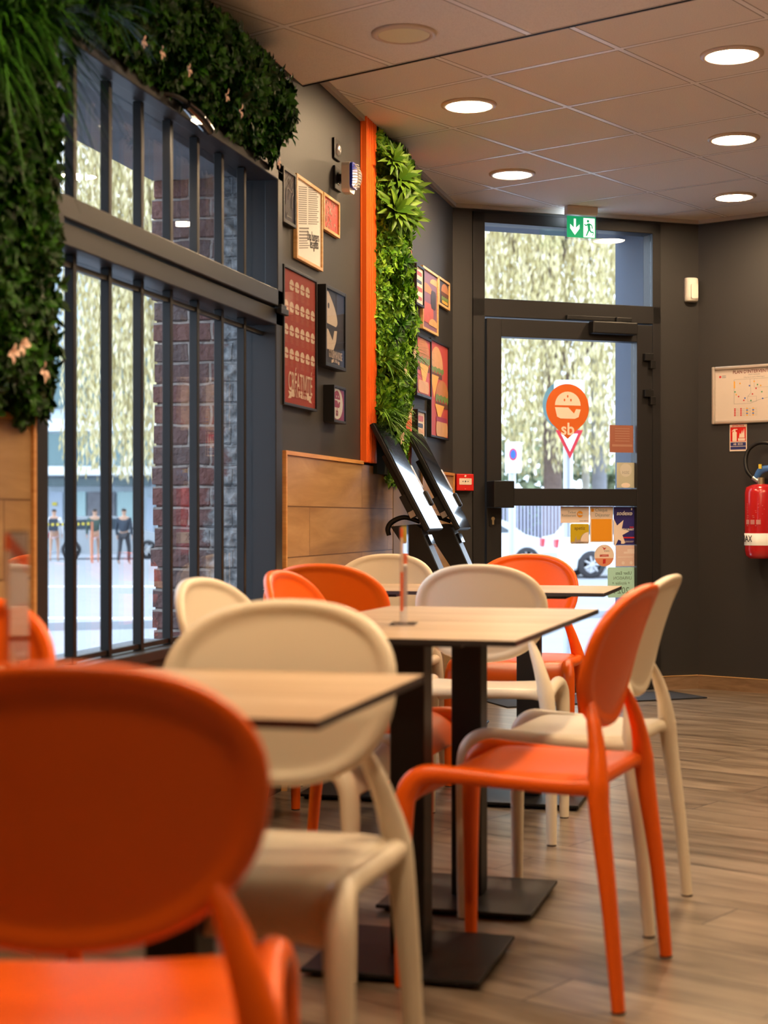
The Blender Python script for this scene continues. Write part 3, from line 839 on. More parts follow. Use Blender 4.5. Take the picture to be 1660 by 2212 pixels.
def burger_icon(cx, cz, w, h):
    """stylised burger: domed bun over a base with a notch"""
    top = [(cx + w / 2 * math.cos(a), cz + h * 0.03 + h * 0.47 * math.sin(a)) for a in [PI * k / 14 for k in range(15)]]
    bot = [(cx - w / 2, cz - h * 0.04), (cx - w * 0.42, cz - h * 0.36), (cx - w * 0.28, cz - h * 0.42), (cx + w * 0.28, cz - h * 0.42), (cx + w * 0.42, cz - h * 0.36), (cx + w / 2, cz - h * 0.10), (cx + w * 0.32, cz - h * 0.09), (cx + w * 0.24, cz - h * 0.24), (cx + w * 0.02, cz - h * 0.04)]
    return [top, bot]
def art_cow(t, w, h, bd, y):
    rn = random.Random(2); b = MB()
    pts = [(0.25, 0.35), (0.30, 0.60), (0.45, 0.66), (0.68, 0.62), (0.78, 0.70), (0.84, 0.60), (0.74, 0.54), (0.72, 0.34)]
    P = [(w * p[0], y - 0.002, h * p[1]) for p in pts]
    b.tube(P, 0.0022, 6); 
    for _ in range(12):
        a = (w * rn.uniform(0.25, 0.75), y - 0.002, h * rn.uniform(0.2, 0.85)); c = (a[0] + rn.uniform(-0.02, 0.02), y - 0.002, a[2] + rn.uniform(-0.03, 0.03))
        b.tube([a, c], 0.0014, 5, res=1)
    b.box((w * 0.3, y - 0.002, h * 0.14), (w * 0.7, y, h * 0.165))
    b.build('chalk_drawing', mat('chalk', (0.42, 0.41, 0.40), 0.7), t)
def art_news(t, w, h, bd, y):
    rn = random.Random(8); b = MB(); c = 0.17
    z = h - bd - 0.02
    def ln(x0, x1, z0, th):
        b.prism([(x0, z0 + x0 * c), (x1, z0 + x1 * c), (x1, z0 + th + x1 * c), (x0, z0 + th + x0 * c)], y - 0.0006, y)
    zz = h * 0.40
    while zz < h * 0.86:
        ln(w * 0.12, w * 0.42, zz, 0.0035)
        ln(w * 0.48, w * rn.uniform(0.80, 0.88), zz, 0.0035); zz += 0.0082
    zz = 0.035
    while zz < h * 0.36:
        ln(w * 0.14, w * rn.uniform(0.42, 0.54), zz, 0.006 if zz > h * 0.2 else 0.0035)
        if zz < h * 0.18: ln(w * 0.62, w * 0.86, zz, 0.003)
        zz += 0.0125 if zz > h * 0.2 else 0.009
    b.build('newsprint', mat('news_ink', (0.22, 0.21, 0.20), 0.7), t)
    text('headline', 'Des burgers', 0.052, M_INK, t, w * 0.66, h * 0.37, y - 0.001, rot=0.12, sx=0.62, bold=0.0006)
    text('headline', 'les goûts', 0.052, M_INK, t, w * 0.70, h * 0.285, y - 0.001, rot=0.12, sx=0.62, bold=0.0006)
def art_doodle(t, w, h, bd, y):
    rn = random.Random(4); b = MB()
    for i in range(34):
        cx = rn.uniform(w * 0.2, w * 0.8); cz = rn.uniform(h * 0.14, h * 0.86); r = rn.uniform(0.004, 0.012)
        a0 = rn.uniform(0, 6); 
        P = [(cx + r * math.cos(a0 + k * 0.9), y - 0.001, cz + r * 1.3 * math.sin(a0 + k * 0.9)) for k in range(rn.randint(3, 6))]
        b.tube(P, 0.0011, 4, res=3)
    b.build('doodles', M_PCREAM, t)
def art_icons(t, w, h, bd, y):
    ps = []
    for r, zc in enumerate((0.875, 0.715, 0.545, 0.375)):
        n = 4 if r == 0 else 6
        for i in range(n):
            x = bd + (w - 2 * bd) * ((i + 1.5) / 6.0 if n == 4 else (i + 0.5) / 6.0)
            dz = h * zc
            ps += burger_icon(x, dz, w * 0.125, h * 0.084)
    for q in range(0, len(ps), 2): flat('bun_icon', ps[q:q + 2], M_PCREAM, t, y, 0.0006)
    ln = []
    for r, zc in enumerate((0.875, 0.715, 0.545, 0.375)):
        n = 4 if r == 0 else 6
        for i in range(n):
            x = bd + (w - 2 * bd) * ((i + 1.5) / 6.0 if n == 4 else (i + 0.5) / 6.0)
            for k in range(5): 
                q = w * (0.045 - 0.006 * (k % 3)); z = h * (zc - 0.05 - 0.010 * k); ln.append(rect(x - q, z, x + q, z + h * 0.0032))
    flat('captions', ln, mat('poster_caption', (0.55, 0.20, 0.15), 0.6), t, y, 0.0005)['kind'] = 'stuff'
    text('title', 'CRÉATIVITÉ', w * 0.235, M_PCREAM, t, w * 0.52, h * 0.175, y - 0.001, sx=0.58, bold=0.0004)
    flat('ribbon', [[(w * 0.25, h * 0.072), (w * 0.78, h * 0.072), (w * 0.78, h * 0.125), (w * 0.25, h * 0.125)], [(w * 0.16, h * 0.055), (w * 0.25, h * 0.06), (w * 0.25, h * 0.105), (w * 0.16, h * 0.11), (w * 0.20, h * 0.083)], [(w * 0.78, h * 0.06), (w * 0.87, h * 0.055), (w * 0.83, h * 0.083), (w * 0.87, h * 0.11), (w * 0.78, h * 0.105)]], M_PCREAM, t, y)
    text('title', 'SINCE 1995', w * 0.13, M_REDPOSTER, t, w * 0.515, h * 0.098, y - 0.0022, sx=0.6)
def art_half(t, w, h, bd, y):
    x0 = bd + 0.002
    top = [(x0, h * 0.52)] + [(x0 + w * 0.58 * math.cos(a), h * 0.55 + h * 0.40 * math.sin(a)) for a in [PI / 2 * k / 12 for k in range(13)]] 
    top = [(x0, h * 0.535), (x0 + w * 0.50, h * 0.525), (x0 + w * 0.56, h * 0.56)] + [(x0 + w * (0.57 - 0.45 * (k / 10) ** 1.7), h * (0.58 + 0.35 * k / 10)) for k in range(11)] + [(x0, h * 0.93)]
    low = [(x0, h * 0.47), (x0 + w * 0.12, h * 0.46), (x0 + w * 0.34, h * 0.34), (x0 + w * 0.42, h * 0.47), (x0 + w * 0.55, h * 0.48), (x0 + w * 0.50, h * 0.34), (x0 + w * 0.38, h * 0.225), (x0, h * 0.21)]
    flat('bun_drawing', [top, low], mat('bun_cream', (0.75, 0.66, 0.58), 0.6), t, y)
    flat('seed', [rrect(x0 + w * 0.10, h * 0.72, x0 + w * 0.17, h * 0.79, w * 0.03)], M_NAVY, t, y - 0.0007)
    text('title', 'GOURMANDISE', w * 0.15, M_PCREAM, t, w * 0.53, h * 0.165, y - 0.001, sx=0.62)
    flat('ribbon', [rect(w * 0.40, h * 0.075, w * 0.66, h * 0.115), [(w * 0.34, h * 0.06), (w * 0.40, h * 0.065), (w * 0.40, h * 0.10), (w * 0.34, h * 0.10)], [(w * 0.66, h * 0.065), (w * 0.72, h * 0.06), (w * 0.72, h * 0.10), (w * 0.66, h * 0.10)]], M_PCREAM, t, y)
    text('title', 'SINCE 1995', w * 0.075, M_NAVY, t, w * 0.53, h * 0.095, y - 0.002, sx=0.6)
def art_sb(t, w, h, bd, y):
    cx = w * 0.36; cz = h * 0.52
    pts = [(max(bd, p[0]), p[1]) for p in circ(cx, cz, w * 0.46, 30, h * 0.42)]
    flat('disc', [pts], M_PAPER, t, y)
    i = burger_icon(cx - w * 0.02, cz + h * 0.10, w * 0.50, h * 0.50)
    flat('burger_mark', i, M_PLUM, t, y - 0.0008)
    [flat('seed', [circ(cx + dx, cz + h * 0.19 + dz, w * 0.022, 8)], M_PAPER, t, y - 0.0016) for dx, dz in ((0, 0.03), (-w * 0.08, 0), (w * 0.08, 0))]
    text('title', 'sb', h * 0.30, M_PLUM, t, cx - w * 0.02, cz - h * 0.24, y - 0.0012, sx=0.85, bold=0.001)
def burger_art(layers, bgpolys=()):
    """a photographed burger: stacked curved slabs (material, z centre, height, half width, x centre)"""
    def art(t, w, h, bd, y):
        k = 0
        for m, pts in bgpolys:
            flat('backdrop_shape', [[(max(bd, min(w - bd, w * p[0])), max(bd, min(h - bd, h * p[1]))) for p in pts]], m, t, y - 0.0003 * k); k += 1
        for m, zc, hh, hw, xc, kind in layers:
            if kind == 'dome':
                p = [(w * xc + w * hw * math.cos(a), h * zc + h * hh * math.sin(a)) for a in [PI * q / 16 for q in range(17)]]
            elif kind == 'wavy':
                n = 14; p = [(w * (xc - hw + 2 * hw * q / n), h * (zc - hh * (0.5 + 0.45 * math.sin(q * 2.2)))) for q in range(n + 1)] + [(w * (xc + hw - 2 * hw * q / n), h * (zc + hh * (0.5 + 0.15 * math.sin(q * 1.7)))) for q in range(n + 1)]
            elif kind == 'tri':
                p = [(w * (xc - hw), h * (zc + hh)), (w * (xc - hw * 0.1), h * (zc - hh)), (w * (xc + hw), h * (zc + hh))]
            else:
                p = rrect(w * (xc - hw), h * (zc - hh / 2), w * (xc + hw), h * (zc + hh / 2), min(h * hh, w * hw) * 0.42)
            p = [(max(bd, min(w - bd, q[0])), max(bd, min(h - bd, q[1]))) for q in p]
            k += 1
            flat('burger_layer', [p], m, t, y - 0.0003 * k, 0.0003)
    return art
G1 = 'framed pictures between the window and the orange panel'
G2 = 'framed pictures between the plants and the door'
pic(613, 360, 480, 640.7, 375, 492, 0.022, 0.012, M_BLACK, 'small black-framed chalk drawing hung highest beside the window corner', mat('chalkboard', (0.045, 0.045, 0.05), 0.5), G1, art_cow)
pic(642, 375.5, 559, 698.5, 411.5, 585, 0.016, 0.013, M_PINE, 'pine-framed newspaper page headed Des burgers les goûts', M_PAPER, G1, art_news, False)
pic(700.5, 417, 495, 735, 436, 515, 0.016, 0.012, M_PINE, 'small pine-framed red print with white doodles below the socket', mat('doodle_red', (0.50, 0.06, 0.05), 0.5), G1, art_doodle, False)
pic(614, 569, 873, 686, 606, 890, 0.022, 0.010, M_BLACK, 'tall black-framed red poster of bun icons reading CRÉATIVITÉ', M_REDPOSTER, G1, art_icons)
pic(704.5, 614, 789, 748.5, 634, 803, 0.045, 0.014, M_BLACK, 'deep black frame with a navy poster of half a cream burger', M_NAVY, G1, art_half)
pic(722, 831, 912, 748.5, 838, 916, 0.045, 0.011, M_BLACK, 'small deep black frame with a plum burger badge reading sb', M_PLUM, G1, art_sb)
pic(900.4, 569, 659, 917.6, 578, 664, 0.030, 0.012, M_BLACK, 'narrow black-framed photo just right of the bright plants, highest row', M_CREAM, G2, burger_art([(M_PHOTORED, 0.8, 0.10, 0.3, 0.5, 'slab'), (M_NAVY, 0.6, 0.08, 0.3, 0.5, 'slab'), (M_PHOTORED, 0.42, 0.10, 0.34, 0.5, 'slab'), (M_BACON, 0.2, 0.08, 0.3, 0.5, 'slab')]))
pic(914.5, 574, 712, 948, 594, 724.5, 0.018, 0.013, M_PINE, 'pine-framed dark photo of stacked buns, tallest of the pine frames by the door', M_VIOLET, G2, burger_art([(M_BUN2, 0.80, 0.10, 0.34, 0.85, 'dome'), (M_BUN, 0.62, 0.14, 0.40, 0.28, 'dome'), (M_BACON, 0.30, 0.32, 0.42, 0.30, 'slab'), (M_PHOTODK, 0.55, 0.3, 0.16, 0.72, 'slab'), (M_BUN2, 0.12, 0.12, 0.3, 0.72, 'dome')]))
pic(949.3, 599, 660, 973, 609.5, 670, 0.016, 0.013, M_PINE, 'smallest pine-framed burger photo nearest the door', M_PHOTODK, G2, burger_art([(M_BUN, 0.55, 0.32, 0.34, 0.62, 'dome'), (M_MEAT, 0.48, 0.14, 0.34, 0.6, 'slab'), (M_LETT, 0.32, 0.14, 0.30, 0.6, 'wavy'), (M_CHEESE, 0.2, 0.1, 0.26, 0.6, 'slab')]), False)
pic(901.3, 722, 854, 933.5, 729.5, 863, 0.040, 0.014, M_BLACK, 'black-framed photo of a cheeseburger below the pine frames', M_PHOTORED, G2, burger_art([(M_BUN, 0.66, 0.30, 0.42, 0.50, 'dome'), (M_LETT, 0.60, 0.11, 0.44, 0.5, 'wavy'), (M_MEAT, 0.48, 0.10, 0.42, 0.5, 'slab'), (M_CHEESE, 0.34, 0.20, 0.30, 0.55, 'tri'), (M_BUN2, 0.17, 0.20, 0.36, 0.5, 'slab')]))
pic(932, 732.5, 943.5, 971, 746, 951.5, 0.022, 0.010, M_BLACK, 'tallest black-framed burger photo on red, nearest the door', M_PHOTORED, G2, burger_art([(M_BUN2, 0.72, 0.22, 0.34, 0.36, 'dome'), (M_LETT, 0.70, 0.05, 0.38, 0.36, 'wavy'), (M_MEAT, 0.64, 0.05, 0.34, 0.30, 'slab'), (M_CHEESE, 0.52, 0.12, 0.24, 0.22, 'tri'), (M_BUN, 0.44, 0.17, 0.36, 0.66, 'dome'), (M_LETT, 0.42, 0.06, 0.38, 0.66, 'wavy'), (M_MEAT, 0.35, 0.05, 0.34, 0.62, 'slab'), (M_CHEESE, 0.26, 0.09, 0.26, 0.5, 'tri'), (M_PLUM, 0.20, 0.05, 0.3, 0.6, 'slab'), (M_BUN2, 0.10, 0.15, 0.32, 0.62, 'slab')]))
pic(903, 884, 943.5, 921, 888, 949, 0.045, 0.011, M_BLACK, 'smallest deep black-framed photo, lowest beside the screens', M_CREAM, G2, burger_art([(M_BACON, 0.7, 0.2, 0.3, 0.5, 'slab'), (M_NAVY, 0.45, 0.15, 0.3, 0.45, 'slab'), (M_BUN2, 0.25, 0.15, 0.35, 0.5, 'slab')]))

# wall plates and the plug-in
y0, z1 = LWp(723, 296, WX + 0.01); y1, _ = LWp(736, 300, WX + 0.01); _, z0 = LWp(723, 340, WX + 0.01)
t = thing('wall_thermostat', 'black square wall plate with a round silver dial, above the white plug-in', 'wall plate', (WX + 0.0005, y0, z0), PI / 2)
w = y1 - y0; h = z1 - z0
MB().box((0, -0.010, 0), (w, -0.0001, h)).build('plate', M_BLACK, t, bevel=0.002)
b = MB().lathe([(0.001, 0.022), (0.012, 0.022), (0.022, 0.018), (0.026, 0.010), (0.026, 0.0)], 24); b.xf(Matrix.Translation((w / 2, 0, h / 2)) @ Matrix.Rotation(PI / 2, 4, 'X')); b.build('dial', M_STEEL, t)
y0, z1 = LWp(724, 356, WX + 0.01); y1, _ = LWp(738, 360, WX + 0.01); _, z0 = LWp(724, 406, WX + 0.01)
t = thing('wall_socket', 'black square wall socket holding the white plug-in insect lamp', 'socket', (WX + 0.0005, y0, z0), PI / 2)
w = y1 - y0; h = z1 - z0
MB().box((0, -0.010, 0), (w, -0.0001, h)).build('plate', M_BLACK, t, bevel=0.002)
b = MB().lathe([(0.024, 0.012), (0.026, 0.012), (0.026, 0.0)], 24); b.xf(Matrix.Translation((w / 2, 0, h / 2)) @ Matrix.Rotation(PI / 2, 4, 'X')); b.build('socket_ring', M_BLACKGLOSS, t)
t = thing('insect_lamp', 'white and blue plug-in insect lamp with a domed grille, on the black wall socket', 'insect lamp', (WX + 0.035, y0 + w * 0.5, z0 + h * 0.5), PI / 2)
hw, hh = 0.042, 0.062
b = MB(); b.box((-0.016, 0.0, -0.016), (0.016, 0.024, 0.016)); b.build('plug', M_BLACK, t)
b = MB().prism(rrect(-hw, -hh, hw, hh, 0.018), -0.034, 0.0); b.build('body', mat('white_plastic', (0.72, 0.66, 0.60), 0.35), t, bevel=0.004)
b = MB().prism(rrect(-hw * 0.96, -hh * 0.72, hw * 0.96, hh * 0.97, 0.016), -0.046, -0.0345); b.build('blue_surround', mat('blue_plastic', (0.01, 0.03, 0.55), 0.3), t, bevel=0.003)
b = MB()
for i in range(9):
    zc = -hh * 0.62 + i * hh * 1.45 / 8
    q = math.sqrt(max(0.05, 1 - ((zc - 0.004) / (hh * 0.95)) ** 2))
    b.tube([(-hw * 0.8 * q, -0.047, zc), (-hw * 0.4 * q, -0.047 - 0.020 * q, zc), (hw * 0.4 * q, -0.047 - 0.020 * q, zc), (hw * 0.8 * q, -0.047, zc)], 0.0016, 6)
for i in range(5):
    xc = -hw * 0.6 + i * hw * 0.3
    b.tube([(xc, -0.047, -hh * 0.66), (xc, -0.065, -hh * 0.3), (xc, -0.066, hh * 0.4), (xc, -0.048, hh * 0.86)], 0.0013, 6)
b.build('grille', mat('cream_plastic', (0.80, 0.72, 0.58), 0.4), t)

# ------------------------------------------------------------------ order screens
def order_screen(yc, label):
    """a screen leaning out from the wall over its card reader arm"""
    t = thing('order_kiosk', label, 'order screen', (WX + 0.036, yc, 0), D2(2), 'self-order screens beside the plants')
    wd = 0.34
    tilt = math.atan2(0.238, 0.45)
    R = Matrix.Translation((0.012, 0, 1.42)) @ Matrix.Rotation(-tilt, 4, 'Y')
    Rm = R @ Matrix.Identity(4)
    def place(b): return b.xf(Rm)
    b = MB(); b.box((-0.022, 0, -0.53), (0.0, wd, 0.0)); b = place(b); b.build('housing', M_BLACK, t, bevel=0.004)
    b = MB(); b.box((0.0002, 0.003, -0.526), (0.0035, wd - 0.003, -0.004)); b = place(b); b.build('screen_glass', M_BLACKGLOSS, t)
    b = MB(); b.box((-0.05, 0.06, -0.40), (-0.022, wd - 0.06, -0.14)); b = place(b); b.build('rear_box', M_BLACK, t, bevel=0.004)
    b = MB(); b.box((-0.055, 0.01, -0.45), (-0.022, 0.06, -0.34)); b = place(b); b.build('reader_box', M_BLACK, t, bevel=0.004)
    b = MB(); b.box((-0.052, 0.008, -0.448), (-0.025, 0.0098, -0.42)); b = place(b); b.build('reader_window', M_STEEL, t)
    b = MB(); b.box((-0.018, wd + 0.001, -0.32), (0.006, wd + 0.022, -0.20)); b = place(b); b.build('scanner', M_STEEL, t, bevel=0.005)
    b = MB(); b.box((-0.03, wd + 0.001, -0.41), (0.014, wd + 0.040, -0.335)); b = place(b); b.build('scanner_cradle', M_BLACK, t, bevel=0.008)
    b = MB().tube([(0.20, 0.10, 0.985), (0.13, 0.10, 1.005), (0.075, 0.10, 0.985), (0.055, 0.10, 0.955), (0.06, 0.10, 0.925)], [0.010, 0.011, 0.012, 0.012, 0.010], 10); b.build('bracket_arm', M_BLACK, t)
    # slanted card-reader pod hanging under the screen
    pr = [(0.075, 0.965), (0.185, 0.975), (0.205, 0.96), (0.285, 0.78), (0.283, 0.745), (0.262, 0.727), (0.235, 0.732), (0.215, 0.755)]
    b = MB(); b.prism([(p[0], p[1]) for p in pr][::-1], 0.06, 0.20); b.build('card_reader_pod', M_BLACK, t, bevel=0.004)
    sl = math.atan2(0.08, 0.18)
    Rp = Matrix.Translation((0.205, 0, 0.955)) @ Matrix.Rotation(-sl, 4, 'Y')
    b = MB(); b.box((0.0015, 0.068, -0.215), (0.006, 0.192, 0.0)); b.xf(Rp); b.build('pod_front', mat('grey_blue_metal', (0.10, 0.12, 0.16), 0.3, metal=0.5), t)
    b = MB(); b.box((0.006, 0.082, -0.085), (0.020, 0.178, -0.035)); b.xf(Rp); b.build('card_slot', M_BLACKGLOSS, t, bevel=0.003)
    b = MB(); b.box((0.205, 0.09, 0.012), (0.265, 0.17, 0.735)); b.build('floor_post', M_BLACK, t, bevel=0.004)
    b = MB(); b.box((0.06, -0.02, 0.0), (0.36, 0.28, 0.012)); b.build('foot_plate', M_BLACK, t, bevel=0.003)
    return t
order_screen(6.80, 'black tilted order screen nearest the orange panel, plants hanging over its top')
order_screen(7.47, 'black tilted order screen farther along, in front of the small framed photos')

# ------------------------------------------------------------------ small fittings on the door and right walls
def on_door(name, label, cat, s, z, off=0.0005, group=None): return thing(name, label, cat, DP + DU * s - DN * off + Vector((0, 0, z)), DA, group)
def on_right(name, label, cat, s, z, off=0.0005): return thing(name, label, cat, RP + RU * s - RN * off + Vector((0, 0, z)), RA)
s0, z0 = DWp(985, 1060, -0.03); s1, z1 = DWp(1022, 1024, -0.03)
s0 = max(s0, 0.004)
t = on_door('fire_call_point', 'red square fire alarm call point beside the door frame', 'fire alarm', s0, z0)
w = s1 - s0; h = z1 - z0
M_FRED = mat('fire_red_plastic', (0.62, 0.015, 0.012), 0.3)
MB().box((0, -0.045, 0), (w, -0.0001, h)).build('body', M_FRED, t, bevel=0.004)
MB().prism(rrect(w * 0.14, h * 0.36, w * 0.86, h * 0.74, 0.004), -0.0470, -0.0451).build('press_plate', M_PCREAM, t)
flat('arrow_marks', [circ(w * 0.5, h * 0.55, w * 0.045, 14), [(w * 0.30, h * 0.55), (w * 0.38, h * 0.51), (w * 0.38, h * 0.59)], [(w * 0.70, h * 0.55), (w * 0.62, h * 0.59), (w * 0.62, h * 0.51)]], M_INK, t, -0.0472)
flat('house_mark', [circ(w * 0.5, h * 0.87, w * 0.06, 12), rect(w * 0.47, h * 0.10, w * 0.53, h * 0.12)], M_PCREAM, t, -0.0452)

s0, z0 = DWp(1487, 650, -0.05); s1, z1 = DWp(1514, 600, -0.05)
t = on_door('motion_detector', 'white curved motion detector high on the dark wall right of the door', 'motion detector', s0, z0)
w = s1 - s0; h = z1 - z0
pl = [(w / 2 + w / 2 * math.cos(a), -0.052 * max(0, math.sin(a)) ** 0.6) for a in [PI * k / 16 for k in range(17)]]
b = MB(); n = len(pl)
secs = [(0.0, 0.75), (h * 0.06, 0.95), (h * 0.2, 1.0), (h * 0.85, 1.0), (h * 0.97, 0.92), (h, 0.8)]
vv = []
for zz, sc in secs: vv += [(w / 2 + (p[0] - w / 2) * (0.5 + 0.5 * sc), p[1] * sc, zz) for p in pl]
b.add(vv, [(i * n + k, i * n + k + 1, (i + 1) * n + k + 1, (i + 1) * n + k) for i in range(len(secs) - 1) for k in range(n - 1)], 0, True)
b.add(vv, [list(range(n)), [(len(secs) - 1) * n + k for k in range(n)][::-1], [0] + [i * n for i in range(1, len(secs))] + [i * n + n - 1 for i in range(len(secs) - 1, -1, -1)]])
b.build('housing', mat('detector_white', (0.76, 0.72, 0.66), 0.35), t, weld=True)
MB().prism(rrect(w * 0.24, h * 0.12, w * 0.76, h * 0.72, 0.008), -0.0560, -0.0500).build('lens_window', mat('lens_white', (0.82, 0.78, 0.70), 0.25), t)

# exit sign hanging from the ceiling in front of the door
sg = W((1256 - 830) / F * 9.02, 9.02)
t = thing('exit_sign', 'green and white running-man emergency exit sign hanging from the ceiling before the door', 'exit sign', (sg.x, sg.y, 0), DA)
sc_ = 9.02 / F
zt = 1 + (1120 - 455) * sc_; zp1 = 1 + (1120 - 466) * sc_; zp0 = 1 + (1120 - 518) * sc_
hw = 0.103
MB().box((-hw * 0.92, -0.022, zp1), (hw * 0.92, 0.022, CZ_F)).build('housing', mat('sign_grey', (0.70, 0.64, 0.58), 0.5), t, bevel=0.003)
MB().box((-hw, -0.004, zp0), (hw, 0.004, zp1)).build('acrylic_panel', M_ACRYL, t)
M_GREEN = mat('exit_green', (0.0, 0.36, 0.14), 0.4, emit=0.55)
M_SIGNW = mat('exit_white', (0.85, 0.95, 0.9), 0.4, emit=1.0)
gx0, gx1 = -hw * 0.88, hw * 0.86; gz0 = zp0 + 0.010; gz1 = zp1 - 0.006; gh = gz1 - gz0; gw = gx1 - gx0
MB().box((gx0, -0.0065, gz0), (gx1, -0.0042, gz1)).build('green_plate', M_GREEN, t)
mid = gx0 + gw * 0.57
a = gx0 + gw * 0.27
flat('white_square', [rect(mid, gz0 + gh * 0.04, gx1 - gw * 0.04, gz1 - gh * 0.06)], M_SIGNW, t, -0.0066)
flat('down_arrow', [[(a - gw * .035, gz1 - gh * .12), (a - gw * .035, gz0 + gh * .45), (a - gw * .16, gz0 + gh * .62), (a - gw * .16, gz0 + gh * .42), (a, gz0 + gh * .12), (a + gw * .16, gz0 + gh * .42), (a + gw * .16, gz0 + gh * .62), (a + gw * .035, gz0 + gh * .45), (a + gw * .035, gz1 - gh * .12)][::-1]], M_SIGNW, t, -0.0066)
c = (mid + gx1) / 2 - gw * 0.02
def limb(x0, z0, x1, z1, r):
    d = Vector((x1 - x0, z1 - z0)).normalized(); n = Vector((-d.y, d.x)) * r
    return [(x0 - n.x, z0 - n.y), (x1 - n.x, z1 - n.y), (x1 + n.x, z1 + n.y), (x0 + n.x, z0 + n.y)]
P = lambda u, v: (c + gw * u, gz0 + gh * v)
flat('running_man', [circ(*P(-0.04, 0.80), gh * 0.065, 12), limb(*P(-0.02, 0.70), *P(0.0, 0.42), gh * 0.07), limb(*P(0.0, 0.44), *P(0.07, 0.28), gh * 0.04), limb(*P(0.07, 0.28), *P(0.15, 0.30), gh * 0.035),
      limb(*P(0.0, 0.44), *P(-0.05, 0.26), gh * 0.04), limb(*P(-0.05, 0.26), *P(-0.10, 0.10), gh * 0.035), limb(*P(-0.02, 0.68), *P(-0.12, 0.58), gh * 0.03), limb(*P(-0.12, 0.58), *P(-0.16, 0.66), gh * 0.028), limb(*P(-0.01, 0.68), *P(0.09, 0.62), gh * 0.03), limb(*P(0.09, 0.62), *P(0.11, 0.46), gh * 0.028), limb(*P(0.12, 0.12), *P(0.16, 0.30), gh * 0.02)], M_GREEN, t, -0.0074)
ld = bpy.data.lights.new('exit_sign_glow', 'POINT'); ld.energy = 0.55; ld.color = (0.75, 0.88, 1.0); ld.shadow_soft_size = 0.04
lo = bpy.data.objects.new('exit_lamp', ld); COL.objects.link(lo); lo.parent = t; lo.location = (0, 0.07, zp1 + 0.015)

# evacuation plan, extinguisher sign, extinguisher
s0, zt = RWp(1537, 793, -0.02); _, zb = RWp(1537, 917, -0.02)
PWD, PHT = 0.50, zt - zb
t = on_right('evacuation_plan', 'silver-framed fire evacuation plan headed PLAN D\'INTERVENTION on the right wall', 'notice frame', s0, zb)
w, h = PWD, PHT; bd = 0.020
M_ALU = mat('satin_aluminium', (0.62, 0.56, 0.50), 0.28, metal=0.6)
b = MB(); b.box((0, -0.018, 0), (bd, 0, h)); b.box((w - bd, -0.018, 0), (w, 0, h)); b.box((bd, -0.018, 0), (w - bd, 0, bd)); b.box((bd, -0.018, h - bd), (w - bd, 0, h))
b.build('frame', M_ALU, t, bevel=0.006)
MB().box((bd, -0.006, bd), (w - bd, -0.0005, h - bd)).build('sheet', mat('plan_paper', (0.62, 0.53, 0.47), 0.5), t)
text('heading', "PLAN D'INTERVENTION", 0.027, mat('plan_heading', (0.16, 0.03, 0.025), 0.6), t, w * 0.53, h - 0.038, -0.007, sx=0.92, bold=0.0004)
text('heading', 'SPEED BURGER', 0.011, M_GREYINK, t, w * 0.53, h - 0.056, -0.007)
text('heading', '2 Rue des Remparts, 49000 Angers', 0.009, M_GREYINK, t, w * 0.53, h - 0.070, -0.007)
flat('logo_mark', [circ(bd + 0.032, h - 0.060, 0.007, 14)], M_RED, t, -0.0062)
flat('logo_words', [rect(bd + 0.043, h - 0.058, bd + 0.068, h - 0.053), rect(bd + 0.043, h - 0.067, bd + 0.068, h - 0.062)], M_GREYINK, t, -0.0062)
def stroke(pts, r):
    return [limb(*pts[i], *pts[i + 1], r) for i in range(len(pts) - 1)]
L = []
x0, x1, zz0, zz1 = w * 0.28, w * 0.80, h * 0.34, h * 0.76
L += stroke([(x0, zz0), (x0, zz1), (x1, zz1), (x1, zz0 + 0.04), (x1 - 0.10, zz0 + 0.02), (x0 + 0.10, zz0), (x0, zz0)], 0.0008)
L += stroke([(x0 + 0.10, zz1), (x0 + 0.105, zz0 + 0.06), (x0 + 0.085, zz0 + 0.04), (x0 + 0.085, zz0 + 0.01), (x0 + 0.14, zz0 + 0.01), (x0 + 0.14, zz0 + 0.04), (x0 + 0.085, zz0 + 0.04)], 0.0006)
L += stroke([(x0 + 0.125, zz1), (x0 + 0.125, zz1 - 0.05), (x1 - 0.02, zz1 - 0.05)], 0.0006)
flat('floor_plan_lines', L, M_GREYINK, t, -0.0062)
rn = random.Random(9)
flat('plan_symbols', [(i % 4, rect(x, z, x + 0.008, z + 0.008)) for i, (x, z) in enumerate([(x0 + rn.uniform(0, 0.24), rn.uniform(zz0, zz1 - 0.01)) for _ in range(16)])] + [(1, rect(x0 - 0.002, zz1 - 0.05, x0 + 0.006, zz1 - 0.01))], None, t, -0.0068, mats=[M_RED, mat('amber_print', (0.75, 0.35, 0.02), 0.5), mat('green_print', (0.05, 0.30, 0.12), 0.5), mat('blue_print', (0.04, 0.12, 0.5), 0.5)])
LG = []
for cgi in range(4):
    for r in range(5): LG.append((0 if cgi < 2 else r % 2 + 1, rect(x0 + cgi * 0.038, h * 0.13 + r * 0.0095, x0 + 0.010 + cgi * 0.038, h * 0.13 + r * 0.0095 + 0.007))); LG.append((3, rect(x0 + 0.013 + cgi * 0.038, h * 0.135 + r * 0.0095, x0 + 0.03 + cgi * 0.038, h * 0.135 + r * 0.0095 + 0.0015)))
flat('legend_table', LG, None, t, -0.0062, mats=[M_RED, MATS['amber_print'], MATS['blue_print'], M_GREYINK])
tx = w * 0.78; flat('warning_triangle', stroke([(tx - 0.03, h * 0.13), (tx + 0.03, h * 0.13), (tx, h * 0.28), (tx - 0.03, h * 0.13)], 0.0013), M_RED, t, -0.0062)

